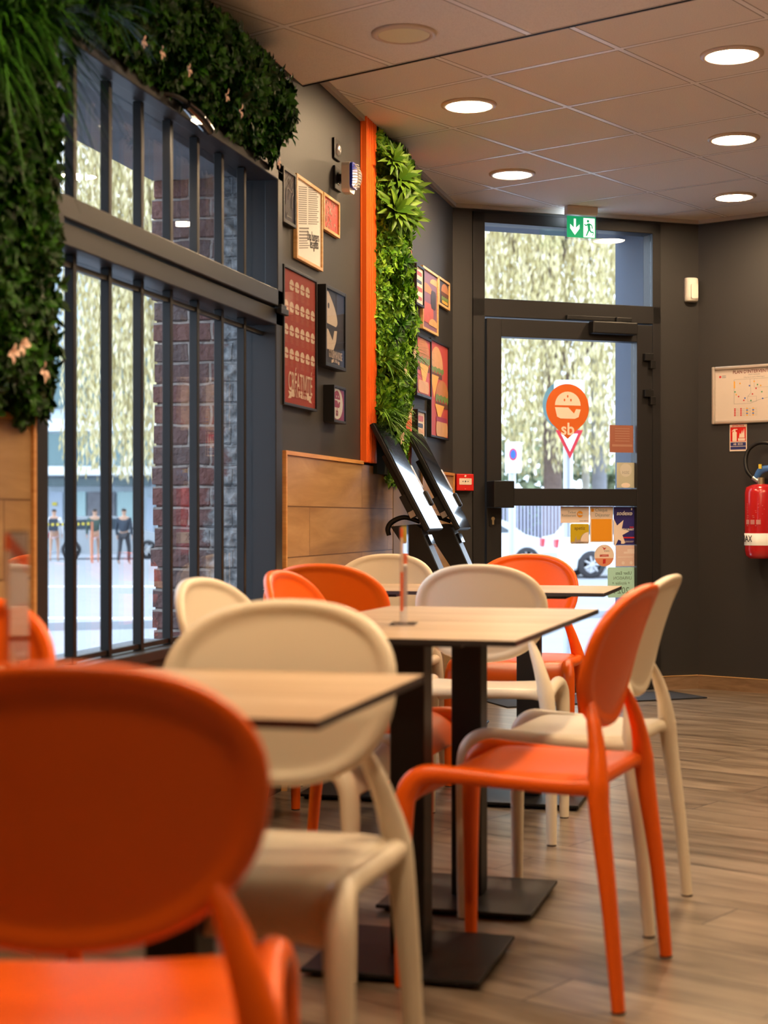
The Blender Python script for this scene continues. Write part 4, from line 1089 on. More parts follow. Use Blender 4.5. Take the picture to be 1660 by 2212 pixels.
s0, zt = RWp(1577, 917, -0.004); s1, zb = RWp(1614, 974, -0.004)
t = on_right('extinguisher_sign', 'small red and blue EXTINCTEUR notice under the evacuation plan', 'safety sign', s0, zb)
w = s1 - s0; h = zt - zb - 0.001
MB().box((0, -0.003, 0), (w, -0.0001, h)).build('plate', M_PCREAM, t)
flat('red_field', [rect(w * .05, h * .36, w * .95, h * .90)], M_FRED, t, -0.0032)
flat('blue_field', [rect(w * .05, h * .19, w * .95, h * .33), rect(w * .05, h * .06, w * .95, h * .17)], mat('notice_blue', (0.02, 0.03, 0.16), 0.5), t, -0.0032)
text('heading', 'EXTINCTEUR', h * 0.085, M_FRED, t, w * 0.5, h * 0.945, -0.0036, sx=0.95, bold=0.0003)
text('heading', 'AB  ECO', h * 0.10, M_PCREAM, t, w * 0.5, h * 0.26, -0.0045, bold=0.0003)
flat('extinguisher_symbol', [rrect(w * .17, h * .37, w * .42, h * .72, 0.004), rect(w * .24, h * .70, w * .35, h * .80), limb(w * .14, h * .74, w * .28, h * .83, 0.002), rect(w * .24, h * .80, w * .46, h * .83)], M_PCREAM, t, -0.004)
flat('flame_symbol', [[(w * .55, h * .50), (w * .88, h * .50), (w * .86, h * .85), (w * .76, h * .64), (w * .74, h * .78), (w * .66, h * .62), (w * .60, h * .68)], rect(w * .50, h * .38, w * .90, h * .48)], M_PCREAM, t, -0.004)

s0, zb = RWp(1646, 1207, -0.10); _, zt = RWp(1646, 1045, -0.10)
t = on_right('fire_extinguisher', 'red fire extinguisher with a black hose, hung on the right wall', 'fire extinguisher', s0, zb, 0.105)
H = zt - zb; r = 0.092
M_XRED = mat('extinguisher_red', (0.50, 0.012, 0.014), 0.22, coat=0.4)
MB().lathe([(0.0, 0.0), (r * 0.75, 0.002), (r * 0.94, 0.02), (r, 0.05), (r, H * 0.88), (r * 0.93, H * 0.95), (r * 0.55, H * 0.99), (r * 0.2, H), (0, H)], 40).build('cylinder', M_XRED, t)
b = MB().lathe([(r + 0.0012, H * 0.18), (r + 0.0012, H * 0.34), (r + 0.0004, H * 0.34)], 40); b.build('white_band', M_PAPER, t)
def wrap(b, R_):
    b.v = [(R_(p)) for p in b.v]; return b
def cylmap(p):
    a = p[0] / r; q = r + 0.0018 - p[1]
    return (q * math.sin(a), -q * math.cos(a), p[2])
b = MB()
rn = random.Random(3)
for i in range(14):
    zz = H * (0.44 + 0.022 * i)
    b.box((-0.05, -0.0006, zz), (rn.uniform(0.0, 0.06), 0, zz + 0.002))
for i in range(3): b.box((-0.055 + i * 0.034, -0.0008, H * 0.46), (-0.030 + i * 0.034, 0, H * 0.52))
wrap(b, cylmap).build('instruction_print', mat('label_pink', (0.55, 0.22, 0.20), 0.5), t)
# lettering built on the curved band
cu = text('lettering', 'MAX', 0.05, M_INK, t, -0.055, H * 0.265, -(r + 0.003), bold=0.001); cu.location = (-0.050, -0.083, H * 0.265); cu.rotation_euler = (PI / 2, 0, -0.55)
b = MB().cyl((0, 0), 0.020, H, H + 0.035, 16); b.build('valve', M_BRASS, t)
b = MB(); b.tube([(-0.03, 0.0, H + 0.035), (0.0, 0, H + 0.075), (0.06, 0.0, H + 0.085), (0.11, 0, H + 0.06)], [0.016, 0.022, 0.018, 0.010], 12, flat=0.7); b.build('lever', mat('blue_lever', (0.05, 0.16, 0.45), 0.35), t)
b = MB(); b.box((-0.006, -0.022, H + 0.085), (0.012, -0.016, H + 0.11)); b.build('seal_tag', mat('yellow_tag', (0.7, 0.55, 0.05), 0.5), t)
b = MB(); b.tube([(-0.015, 0, H + 0.012), (-0.05, 0, H + 0.035)], 0.013, 12, res=1); b.build('hose_nozzle', M_STEEL, t)
b = MB(); b.tube([(-0.05, 0, H + 0.035), (-0.085, 0.0, H + 0.075), (-0.105, 0.02, H + 0.14), (-0.09, 0.035, H + 0.20), (-0.03, 0.045, H + 0.235), (0.05, 0.045, H + 0.215), (0.105, 0.03, H + 0.12), (0.115, 0.0, H - 0.02), (0.11, -0.01, H - 0.2)], 0.0115, 12); b.build('hose', M_BLACK, t)
b = MB(); b.box((-0.02, 0.08, H * 0.8), (0.02, 0.104, H + 0.03)); b.build('wall_hook', M_BLACK, t)

# doormat
t = thing('door_mat', 'dark grey ribbed doormat on the floor inside the glass door', 'doormat', (0, 0, 0))
p1 = on_floor(1512, 1508); p2 = DP + DU * 1.30 - DN * 0.12; p3 = DP + DU * 0.05 - DN * 0.12
e = (p1 - p2)
matp = [(p3.x, p3.y), (p3.x + e.x * 0.9, p3.y + e.y * 1.0), (p1.x, p1.y), (p2.x, p2.y)]
matp = [tuple((DP + DU * 0.10 - DN * 0.12)[:2]), tuple((DP + DU * 0.10 - DN * 0.52)[:2]), tuple((DP + DU * 1.33 - DN * 0.48)[:2]), tuple((DP + DU * 1.30 - DN * 0.12)[:2])]
b = MB().prismz(matp, 0.0005, 0.008); b.build('pile', mat('doormat_grey', (0.020, 0.021, 0.026), 0.9, var=0.3, scale=60, bump=0.6, bscale=200), t)

# ------------------------------------------------------------------ stickers on the door glass
def sticker(name, label, cat, px0, py0, px1, py1, m, shape='rect', group='stickers on the door glass', y=0.0):
    s0, zt = DWp(px0, py0, 0.010); s1, zb = DWp(px1, py1, 0.010)
    t = on_door(name, label, cat, s0, zb, -0.0115, group)
    w, h = s1 - s0, zt - zb
    if shape == 'rect': p = rect(0, 0, w, h)
    elif shape == 'round': p = rrect(0, 0, w, h, 0.010)
    else: p = circ(w / 2, h / 2, w / 2, 36, h / 2)
    MB().prism(p, -0.0010, 0).build('sheet', m, t)
    return t, w, h
M_STKC = mat('sticker_cream', (0.84, 0.71, 0.62), 0.5)
M_STKO = mat('sticker_orange', (0.66, 0.13, 0.015), 0.45)
M_AMB = mat('sticker_amber', (0.80, 0.33, 0.015), 0.45)
M_MUST = mat('sticker_mustard', (0.58, 0.42, 0.01), 0.45)
M_INDIGO = mat('sticker_indigo', (0.03, 0.025, 0.17), 0.4)
M_MINT = mat('sticker_mint', (0.46, 0.80, 0.72), 0.45)
# pin-shaped logo
s0, zt = DWp(1180.5, 828, 0.010); s1, _ = DWp(1273, 828, 0.010); _, zb = DWp(1227, 948, 0.010)
t = on_door('logo_sticker', 'orange map-pin sticker with a cream burger and the letters sb on the door glass', 'sticker', s0, zb, -0.0115)
w, h = s1 - s0, zt - zb; r = w / 2; cz = h - r
pin = [(w / 2 + r * math.cos(a), cz + r * math.sin(a)) for a in [(-0.24 * PI + 1.48 * PI * k / 40) for k in range(41)]] + [(w / 2, 0.0)]
MB().prism(pin, -0.0012, 0).build('sheet', M_STKO, t)
flat('burger_mark', burger_icon(w / 2 + 0.001, cz + r * 0.06, w * 0.60, w * 0.62), M_STKC, t, -0.0013)
[flat('seed', [circ(w / 2 + dx, cz + r * 0.36 + dz, w * 0.018, 8, w * 0.03)], M_STKO, t, -0.0020) for dx, dz in ((0, w * 0.06), (-w * 0.075, -w * 0.02), (w * 0.075, -w * 0.02))]
text('lettering', 'sb', w * 0.36, M_STKC, t, w / 2, cz - r * 0.92, -0.0022, bold=0.0018)

t, w, h = sticker('voucher_sticker', 'cream meal-voucher sticker reading Ticket Restaurant with an orange disc', 'sticker', 1212, 1094, 1273, 1129.5, M_STKC)
flat('disc', [circ(w * .68, h * .53, h * .20, 20)], M_AMB, t, -0.0012)
text('lettering', 'Ticket', h * .22, M_GREYINK, t, w * .54, h * .64, -0.0013, align='RIGHT')
text('lettering', 'Restaurant', h * .22, M_GREYINK, t, w * .54, h * .45, -0.0013, align='RIGHT')
text('lettering', 'Edenred', h * .17, M_PAPER, t, w * .61, h * .53, -0.0024, align='LEFT', bold=0.0004)
text('lettering', 'TICKET RESTO', h * .09, M_INK, t, w * .97, h * .12, -0.0013, align='RIGHT')
t, w, h = sticker('voucher_sticker', 'tall sticker with an amber square reading Chèque Déjeuner', 'sticker', 1275.5, 1094, 1325, 1171, M_STKC)
flat('amber_square', [rect(w * .05, h * .03, w * .94, h * .65)], M_AMB, t, -0.0012)
flat('logo_mark', [rrect(w * .05, h * .85, w * .16, h * .94, .003)], M_AMB, t, -0.0012)
text('lettering', 'Chèque', h * .135, M_GREYINK, t, w * .22, h * .90, -0.0013, align='LEFT', sx=.9)
text('lettering', 'Déjeuner', h * .135, M_GREYINK, t, w * .22, h * .76, -0.0013, align='LEFT', sx=.9)
t, w, h = sticker('voucher_sticker', 'indigo sticker reading sodexo with a cream star', 'sticker', 1326.5, 1095, 1372.5, 1176.5, M_INDIGO)
st = []
for k in range(14):
    a = PI / 7 * k + 0.1; rr_ = (0.62 if k % 2 == 0 else 0.30) * w
    st.append((max(0.0, w * .12 + rr_ * math.cos(a)), h * .32 + rr_ * 1.0 * math.sin(a)))
flat('star', [st], M_STKC, t, -0.0012)
text('lettering', 'sodexo', h * .155, M_PAPER, t, w * .5, h * .83, -0.0013, shear=.2, bold=.0006)
flat('dot', [circ(w * .84, h * .94, h * .02, 10, h * .03)], M_PAPER, t, -0.0012)
text('lettering', 'PASS', h * .055, M_RED, t, w * .93, h * .46, -0.0026, align='RIGHT', bold=.0003)
text('lettering', 'RESTAURANT', h * .075, M_PAPER, t, w * .95, h * .40, -0.0026, align='RIGHT', sx=.9, bold=.0003)
flat('red_stripe', [rect(w * .28, h * .17, w, h * .205)], M_RED, t, -0.0011)
flat('small_mark', [rrect(w * .34, h * .025, w * .50, h * .12, .002), rect(w * .54, h * .09, w * .93, h * .097), rect(w * .54, h * .065, w * .90, h * .072)], M_STKC, t, -0.0022)
t, w, h = sticker('voucher_sticker', 'mustard square sticker reading apetiz with a small skyline', 'sticker', 1233, 1131.5, 1273, 1174.5, M_MUST, 'round')
text('lettering', 'apetiz', h * .25, mat('olive_ink', (0.16, 0.11, 0.02), .5), t, w * .5, h * .78, -0.0013, bold=.0003)
M_SKYL = mat('skyline_grey', (0.42, 0.33, 0.30), .5)
flat('skyline', [rect(w * .03, h * .03, w * .97, h * .10), [(w * .22, h * .1), (w * .36, h * .1), (w * .30, h * .42)], rrect(w * .38, h * .08, w * .60, h * .20, .002), circ(w * .90, h * .2, w * .36, 20, h * .36, PI * .5, PI), ] , M_SKYL, t, -0.0012)
flat('moon', [[(w * .97, h * .10), (w * .97, h * .58)] + circ(w * .97, h * .12, w * .42, 14, h * .46, PI * .5, PI)], M_STKC, t, -0.0019)
text('lettering', 'www.apetiz.com', h * .065, M_INK, t, w * .5, h * .055, -0.0026)
t, w, h = sticker('round_sticker', 'round cream sticker with a red bird and a red CONNECT bar', 'sticker', 1285, 1176.5, 1327.5, 1223.5, M_STKC, 'oval')
flat('bird', [[(w * .36, h * .90), (w * .47, h * .84), (w * .52, h * .78), (w * .60, h * .86), (w * .50, h * .80)], [(w * .36, h * .90), (w * .46, h * .87), (w * .50, h * .80), (w * .55, h * .79), (w * .48, h * .76), (w * .44, h * .84)]], M_RED, t, -0.0012)
flat('red_bar', [rect(w * .27, h * .45, w * .72, h * .55), [(w * .42, h * .12), (w * .56, h * .14), (w * .57, h * .34), (w * .43, h * .33)]], M_RED, t, -0.0012)
text('lettering', 'CONNECT', h * .09, M_STKC, t, w * .495, h * .50, -0.0020, mirror=True)
text('lettering', 'ANCV', h * .10, M_GREYINK, t, w * .62, h * .70, -0.0013, mirror=True)
flat('orange_rim', [[p for p in circ(w / 2, h / 2, w * .49, 24, h * .49, -PI * .92, -PI * .08)]], mat('peach', (.75, .30, .17), .5), t, -0.0011)
t, w, h = sticker('payment_sticker', 'faded pinkish sticker just below the indigo one', 'sticker', 1331, 1178, 1372.5, 1223, mat('faded_pink', (.74, .55, .50), .5))
flat('pale_marks', [rect(w * .42, h * .60, w * .98, h * .70), rrect(w * .60, h * .70, w * .97, h * .82, .004), circ(w * .38, h * .16, w * .08, 12), circ(w * .80, h * .16, w * .08, 12), rect(w * .1, h * .42, w * .9, h * .46)], mat('faded_pale', (.82, .70, .66), .5), t, -0.0012)
t, w, h = sticker('delivery_sticker', 'mint green sticker with mirrored text Uber Eats LIVRAISON étoilée 2024', 'sticker', 1313.5, 1225.5, 1372.5, 1290, M_MINT, 'round')
text('lettering', 'Uber Eats', h * .15, mat('mint_ink', (.13, .25, .20), .5), t, w * .88, h * .80, -0.0013, mirror=True, align='LEFT', bold=.0003)
text('lettering', 'LIVRAISON', h * .15, MATS['mint_ink'], t, w * .88, h * .635, -0.0013, mirror=True, align='LEFT', sx=.92)
text('lettering', '+ étoilée +', h * .15, MATS['mint_ink'], t, w * .5, h * .47, -0.0013, mirror=True, shear=.25)
text('lettering', '2024', h * .30, MATS['mint_ink'], t, w * .5, h * .22, -0.0013, mirror=True)
t, w, h = sticker('poster_sheet', 'faded red paper notice high on the right edge of the door glass', 'notice', 1318, 918, 1369, 978, mat('brick_red_sheet', (.33, .12, .08), .5))
flat('printed_lines', [rect(w * (.22), h * (.86 - .09 * k), w * .84, h * (.89 - .09 * k)) for k in range(6)] + [rect(w * .1, h * .22, w * .96, h * .30)], mat('sheet_print', (.42, .22, .16), .5), t, -0.0012)
t, w, h = sticker('award_sheet', 'cream sheet with mirrored 2024 in the bottom right corner of the upper door glass', 'notice', 1333, 999, 1372, 1054, mat('sage_sheet', (.50, .50, .40), .5))
flat('disc', [circ(w * .5, h * .70, w * .33, 20)], mat('sheet_pale', (.60, .58, .52), .5), t, -0.0011)
text('lettering', '2024', h * .16, M_GREYINK, t, w * .5, h * .60, -0.0020, mirror=True)
flat('green_disc', [circ(w * .5, h * .10, w * .25, 18, h * .10)], M_STKC, t, -0.0012)

# ------------------------------------------------------------------ tables
def table_proto():
    t = thing('cafe_table', '', 'table')
    b = MB(); b.box((-0.298, -0.298, 0.738), (0.298, 0.298, 0.750)); b.f.pop(1); b.mi.pop(1); b.sm.pop(1)
    b.box((-0.2978, -0.2978, 0.7498), (0.2978, 0.2978, 0.7506), 1)
    b.build('tabletop', [M_CORE, M_TOP], t)
    MB().box((-0.15, -0.15, 0.722), (0.15, 0.15, 0.7375)).build('top_plate', M_BLACK, t, bevel=0.002)
    MB().box((-0.04, -0.04, 0.018), (0.04, 0.04, 0.722)).build('column', M_BLACK, t, bevel=0.004)
    MB().box((-0.20, -0.20, 0.010), (0.20, 0.20, 0.020)).build('base_plate', M_BLACK, t, bevel=0.003)
    for sx in (-1, 1):
        for sy in (-1, 1):
            MB().cyl((sx * 0.165, sy * 0.165), 0.018, 0.0002, 0.010, 14).build('foot', M_FOOT, t)
    return t
BROT = -math.radians(1.6)
TB = [(-0.86, 2.205, 0, 'blurred table in the foreground, its corner in front of the big cream chair'),
      (-1.462, 2.205, 0, 'table in the lower left behind the large orange chair, holding the blurred menu stand'),
      (-0.825, 3.545, BROT, 'middle table nearest the camera, with the clear menu stand on it'),
      (-0.808, 4.145, BROT, 'middle table farther from the camera, joined end to end with the menu stand table'),
      (-0.889, 5.675, 0, 'farthest table, nearest the door, orange chair behind it'),
      (-1.491, 5.675, 0, 'far table touching the window, between orange and cream chairs')]
tp = table_proto()
for i, (x, y, rz, lb_) in enumerate(TB):
    if i == 0:
        tp.location = (x, y, 0); tp.rotation_euler = (0, 0, rz); tp['label'] = lb_; tp['group'] = 'square cafe tables'
    else: dup(tp, (x, y, 0), rz, lb_, 'square cafe tables')

def menu_stand(p, rz, label):
    t = thing('menu_stand', label, 'menu stand', p, rz, 'acrylic menu stands')
    MB().box((-0.055, -0.030, 0.0003), (0.055, 0.030, 0.004)).build('base', M_ACRYL, t)
    MB().box((-0.053, -0.0045, 0.004), (0.053, -0.0030, 0.232)).build('front_sheet', M_ACRYL, t)
    MB().box((-0.053, 0.0030, 0.004), (0.053, 0.0045, 0.232)).build('back_sheet', M_ACRYL, t)
    c = MB().box((-0.051, -0.0028, 0.035), (0.051, 0.0028, 0.228)).build('menu_card', mat('menu_card_cream', (.70, .55, .45), .5), t)
    b = MB(); b.prism(rect(-0.051, 0.035, 0.051, 0.125), -0.0029, 0.0029); b.prism([(-0.051, .205), (0.051, .17), (0.051, .195), (-.051, .228)], -0.0029, 0.0029)
    b.v = [(x * 1.001, y * 1.02, z) for x, y, z in b.v]
    b.build('orange_band', mat('menu_orange', (.75, .13, .03), .5), t)
    return t
menu_stand((-0.872, 3.668, 0.7506), TH + PI / 2 - 0.10, 'slim clear menu stand seen edge-on, standing on the middle table')
menu_stand((-1.068, 2.10, 0.7506), TH + PI / 2 - 0.03, 'blurred clear menu stand at the left edge, on the nearest tables')

# ------------------------------------------------------------------ chairs
def back_y(x, z): return -0.216 - (z - 0.71) * 0.31 + 0.95 * x * x
def chair_proto(m, name, label):
    t = thing(name, label, 'chair')
    # seat
    b = MB(); NX, NY = 14, 18
    def top(u, v):
        x = 0.207 * u * (0.96 + 0.04 * v)
        y = -0.205 + 0.430 * v
        zz = 0.4735 - 0.011 * (1 - u * u) * min(1, v * 4) * min(1, (1 - v) * 4)
        if v > 0.74:
            q = (v - 0.74) / 0.26; zz -= 0.074 * q * q; y -= 0.010 * q * q
        zz -= 0.004 * (abs(u) ** 6)
        return Vector((x, y, zz))
    def th(u, v):
        return 0.012 + 0.022 * max(0, 1 - v * 7) + 0.010 * abs(u) ** 6
    vs = []
    for j in range(NY + 1):
        for i in range(NX + 1):
            vs.append(top(-1 + 2 * i / NX, j / NY))
    off = len(vs)
    for j in range(NY + 1):
        for i in range(NX + 1):
            u, v = -1 + 2 * i / NX, j / NY
            p = top(u, v); vs.append(Vector((p.x * 0.99, p.y, p.z - th(u, v))))
    ix = lambda i, j, o=0: o + j * (NX + 1) + i
    f = []
    for j in range(NY):
        for i in range(NX):
            f.append((ix(i, j), ix(i + 1, j), ix(i + 1, j + 1), ix(i, j + 1)))
            f.append((ix(i, j, off), ix(i, j + 1, off), ix(i + 1, j + 1, off), ix(i + 1, j, off)))
    for i in range(NX):
        f.append((ix(i, 0), ix(i, 0, off), ix(i + 1, 0, off), ix(i + 1, 0)))
        f.append((ix(i, NY), ix(i + 1, NY), ix(i + 1, NY, off), ix(i, NY, off)))
    for j in range(NY):
        f.append((ix(0, j), ix(0, j + 1), ix(0, j + 1, off), ix(0, j, off)))
        f.append((ix(NX, j), ix(NX, j, off), ix(NX, j + 1, off), ix(NX, j + 1)))
    b.add(vs, f, 0, True)
    b.build('seat', m, t, subdiv=1)
    # backrest: a dished oval shell with a thicker rolled rim
    b = MB(); NA = 56
    rings = [0.0, 0.25, 0.5, 0.68, 0.78, 0.825, 0.855, 0.885, 0.93, 0.97, 0.99, 1.0]
    half = [0.0042, 0.0042, 0.0042, 0.0042, 0.0042, 0.0045, 0.0065, 0.0105, 0.0125, 0.0110, 0.0075, 0.0]
    def outline(a):
        cx, sz = math.cos(a), math.sin(a)
        e = 2.0 / (2.35 if sz > 0 else 2.2)
        x = 0.209 * math.copysign(abs(cx) ** e, cx)
        zz = (0.143 if sz > 0 else 0.168) * math.copysign(abs(sz) ** e, sz)
        return x, zz
    vs = []; idx = {}
    for side in (1, -1):
        for ri, (rr_, hh_) in enumerate(zip(rings, half)):
            if rr_ == 0:
                idx[(side, ri, 0)] = len(vs); vs.append(Vector((0, back_y(0, 0.717) + side * hh_, 0.717))); continue
            if rr_ == 1.0 and side == -1: 
                for k in range(NA): idx[(side, ri, k)] = idx[(1, ri, k)]
                continue
            for k in range(NA):
                x, dz = outline(2 * PI * k / NA)
                x *= rr_; zz = 0.717 + dz * rr_
                idx[(side, ri, k)] = len(vs); vs.append(Vector((x, back_y(x, zz) + side * hh_, zz)))
    f = []
    for side in (1, -1):
        for k in range(NA):
            k2 = (k + 1) % NA
            q = (idx[(side, 0, 0)], idx[(side, 1, k)], idx[(side, 1, k2)])
            f.append(q if side == -1 else q[::-1])
            for ri in range(1, len(rings) - 1):
                q = (idx[(side, ri, k)], idx[(side, ri + 1, k)], idx[(side, ri + 1, k2)], idx[(side, ri, k2)])
                f.append(q if side == -1 else q[::-1])
    b.add(vs, f, 0, True)
    o = b.build('backrest', m, t)
    for s in (-1, 1):
        b = MB().tube([(0.226 * s, -0.248, 0.004), (0.222 * s, -0.230, 0.20), (0.212 * s, -0.207, 0.38), (0.204 * s, -0.200, 0.455), (0.188 * s, -0.194, 0.52), (0.170 * s, -0.182, 0.575), (0.150 * s, back_y(0.150, 0.625) + 0.001, 0.622)],
                      [0.0155, 0.0185, 0.0235, 0.0260, 0.0200, 0.0165, 0.0095], 14, flat=0.9)
        l = b.build('leg', m, t)
        MB().cyl((0.226 * s, -0.248), 0.0145, 0.0, 0.0045, 14).build('glide', M_FOOT, l)
        b = MB().tube([(0.226 * s, 0.222, 0.004), (0.225 * s, 0.222, 0.20), (0.222 * s, 0.220, 0.36), (0.218 * s, 0.210, 0.425), (0.212 * s, 0.175, 0.455), (0.207 * s, 0.11, 0.457), (0.205 * s, 0.0, 0.452), (0.205 * s, -0.12, 0.448), (0.205 * s, -0.205, 0.450)],
                      [0.0155, 0.0185, 0.0230, 0.0250, 0.0230, 0.0200, 0.0185, 0.0190, 0.0215], 14, flat=0.95)
        l = b.build('leg', m, t)
        MB().cyl((0.226 * s, 0.222), 0.0145, 0.0, 0.0045, 14).build('glide', M_FOOT, l)
    return t
# (x, y, rotation: chair faces +Y at 0)
OR_ = [(-0.772, 1.69, D2(18), 'very large blurred orange chair filling the lower left, seen from behind'),
       (-1.445, 2.39, D2(180), 'blurred orange chair cut by the left edge of the picture, facing the camera'),
       (-1.085, 4.155, D2(-93), 'orange chair on the window side of the middle tables, only its curved edge showing'),
       (-0.544, 3.523, D2(82), 'orange chair seen from the side, on the aisle side of the middle table'),
       (-1.41, 5.055, D2(0), 'orange chair with its back to us at the far table by the window'),
       (-0.997, 6.095, D2(180), 'orange chair nearest the door, facing us behind the farthest table')]
WH_ = [(-0.836, 2.41, D2(180), 'large cream chair facing the camera behind the foreground table'),
       (-1.107, 3.58, D2(-96), 'cream chair on the window side of the middle table, its back seen sideways'),
       (-0.533, 4.137, D2(82), 'cream chair on the aisle side, directly behind the orange side-view chair'),
       (-0.935, 5.12, D2(3), 'cream chair with its back to us in front of the farthest table'),
       (-1.54, 5.96, D2(180), 'cream chair beyond the far table, below the black order screens')]
for lst, m, gname, sq in ((OR_, M_ORANGE, 'orange plastic chairs with oval backs', 0), (WH_, M_WHITE, 'cream plastic chairs with oval backs', 0)):
    pr_ = chair_proto(m, 'dining_chair', '')
    for i, (x, y, rz, lb_) in enumerate(lst):
        if i == 0: pr_.location = (x, y, 0); pr_.rotation_euler = (0, 0, rz); pr_['label'] = lb_; pr_['group'] = gname
        else: dup(pr_, (x, y, 0), rz, lb_, gname)

# ------------------------------------------------------------------ outside
GZ = -0.40
M_ASPH = mat('asphalt', (0.29, 0.30, 0.33), 0.8, var=0.12, scale=1.5, bump=0.2, bscale=30)
M_PAVE = mat('pavement', (0.50, 0.52, 0.56), 0.8, var=0.10, scale=2)
M_KERB = mat('kerb_stone', (0.33, 0.35, 0.38), 0.8)
def ground_strip(name, pts, m, z0=0.15):
    b = MB(); b.prismz([tuple(p[:2]) for p in pts], -z0, 0); return b
# sloping pavement next to the building, then the flat street
b = MB()
def cam_pt(X, d, z): v = W(X, d, z); return (v.x, v.y, v.z)
A = [(-14, 2.0), (-6.0, 2.0)]
g = MB()
dists = [0.0, 9.7, 13.0, 21.0, 260.0]
pts_near = [DP + DU * -20 + DN * 0.47, DP + DU * 30 + DN * 0.47]
rows_ = []
for k_, zz in ((0.47, -0.04), (4.0, -0.18), (12.0, GZ), (220.0, GZ)):
    l_ = DP + DU * -150 + DN * k_; r_ = DP + DU * 150 + DN * k_
    rows_.append(((l_.x, l_.y, zz), (r_.x, r_.y, zz)))
vv = []
for l_, r_ in rows_: vv += [l_, r_]
g.add(vv, [(0, 1, 3, 2), (2, 3, 5, 4), (4, 5, 7, 6)])
# the same street continues past the window
vv = [(-2.22, -6, -0.45), (-2.22, 9.0, -0.30), (-60, -6, GZ), (-60, 60, GZ), (DP.x - 20 * DU.x, DP.y - 20 * DU.y, GZ)]
g.add([(-2.22, -20, -0.42), (-2.22, 9.2, -0.42), (-200, 9.2 - 131, -0.42), (-200, -20, -0.42)], [(0, 1, 2, 3)])
g.add([(-2.22, -30, -0.405), (-2.22, 9.0, -0.405), (-200, 160, -0.405), (-200, -30, -0.405)], [(0, 1, 2, 3)])
tag(g.build('ground_outside', M_ASPH), kind='structure')
kb = MB()
p_ = W(0, 21.5)
kb.box((-60, 12.0, GZ), (40, 12.25, GZ + 0.10))
tag(kb.build('trim_7', M_KERB, loc=DP, rotz=DA), kind='structure')

def zebra(cx, cd, L, wd, label, rz):
    p = W(cx, cd); b = MB().box((-L / 2, -wd / 2, 0), (L / 2, wd / 2, 0.006))
    o = b.build('road_marking', mat('road_white', (.80, .82, .84), .7), None, (p.x, p.y, GZ + 0.001), rz); tag(o, label, 'road marking', 'white painted road lines')
zebra(-4.4, 22.5, 3.2, 0.35, 'white painted road line nearest the window, on the street', TH - 0.05)
zebra(-6.4, 33.0, 7.0, 0.45, 'white painted road line farther out beyond the window bars', TH)

def strands(b, c, spread, n, ztop, zbot, rn, lw=0.06, ll=0.26, step=0.26):
    for _ in range(n):
        a = rn.uniform(0, 2 * PI); q = math.sqrt(rn.random()) * spread
        x, y = c[0] + math.cos(a) * q, c[1] + math.sin(a) * q
        z = ztop - (q / spread) ** 2 * 2.6 + rn.uniform(-0.8, 0.8)
        end = zbot + rn.uniform(0, 1.0) ** 2 * (ztop - zbot) * 0.85
        sw = rn.uniform(0, 6); 
        while z > end:
            px_, py_ = x + 0.06 * math.sin(z * 2 + sw), y + 0.06 * math.cos(z * 1.7 + sw)
            an = rn.uniform(0, 2 * PI)
            dx, dy = math.cos(an) * lw, math.sin(an) * lw
            b.add([(px_, py_, z), (px_ + dx + dy * .25, py_ + dy - dx * .25, z - ll * .5), (px_ + dx * .8, py_ + dy * .8, z - ll), (px_ - dx * .1, py_ - dy * .1, z - ll * .55)], [(0, 1, 2, 3)])
            z -= step * rn.uniform(0.7, 1.5)
def willow(X, d, spread, n, ztop, zbot, label, seed, tr=0.24):
    p = W(X, d); rn = random.Random(seed)
    t = thing('willow_tree', label, 'tree', (p.x, p.y, GZ), 0, 'weeping willows across the street')
    b = MB().tube([(0, 0, 0), (0.1, 0.05, 2.6), (-0.1, 0.1, 5.2), (0.1, 0, 9.0)], [tr * 1.25, tr, tr * 0.85, tr * 0.6], 12); b.build('trunk', M_BARK, t)
    b = MB()
    for i in range(9):
        a = i * 0.7 + rn.uniform(-.2, .2); q = spread * rn.uniform(.5, .9)
        b.tube([(0, 0, 5.0 + 0.45 * i), (math.cos(a) * q * .4, math.sin(a) * q * .4, 8.0 + .55 * i), (math.cos(a) * q * .8, math.sin(a) * q * .8, 9.6 + .5 * i), (math.cos(a) * q, math.sin(a) * q, 8.6 + .5 * i)], [0.14, 0.09, 0.05, 0.02], 8)
    b.build('branches', M_BARK, t)
    b = MB(); strands(b, (0, 0), spread, n, ztop, zbot, rn)
    o = b.build('foliage', M_WILLOW, t); o['kind'] = 'stuff'
    return t
willow(5.2, 50.0, 6.6, 2600, 16.0, 2.9, 'big yellow-green weeping willow seen through the door glass', 1)
willow(-5.6, 44.0, 3.2, 1500, 16.0, 2.6, 'yellow-green weeping willow seen between the window bars', 2)

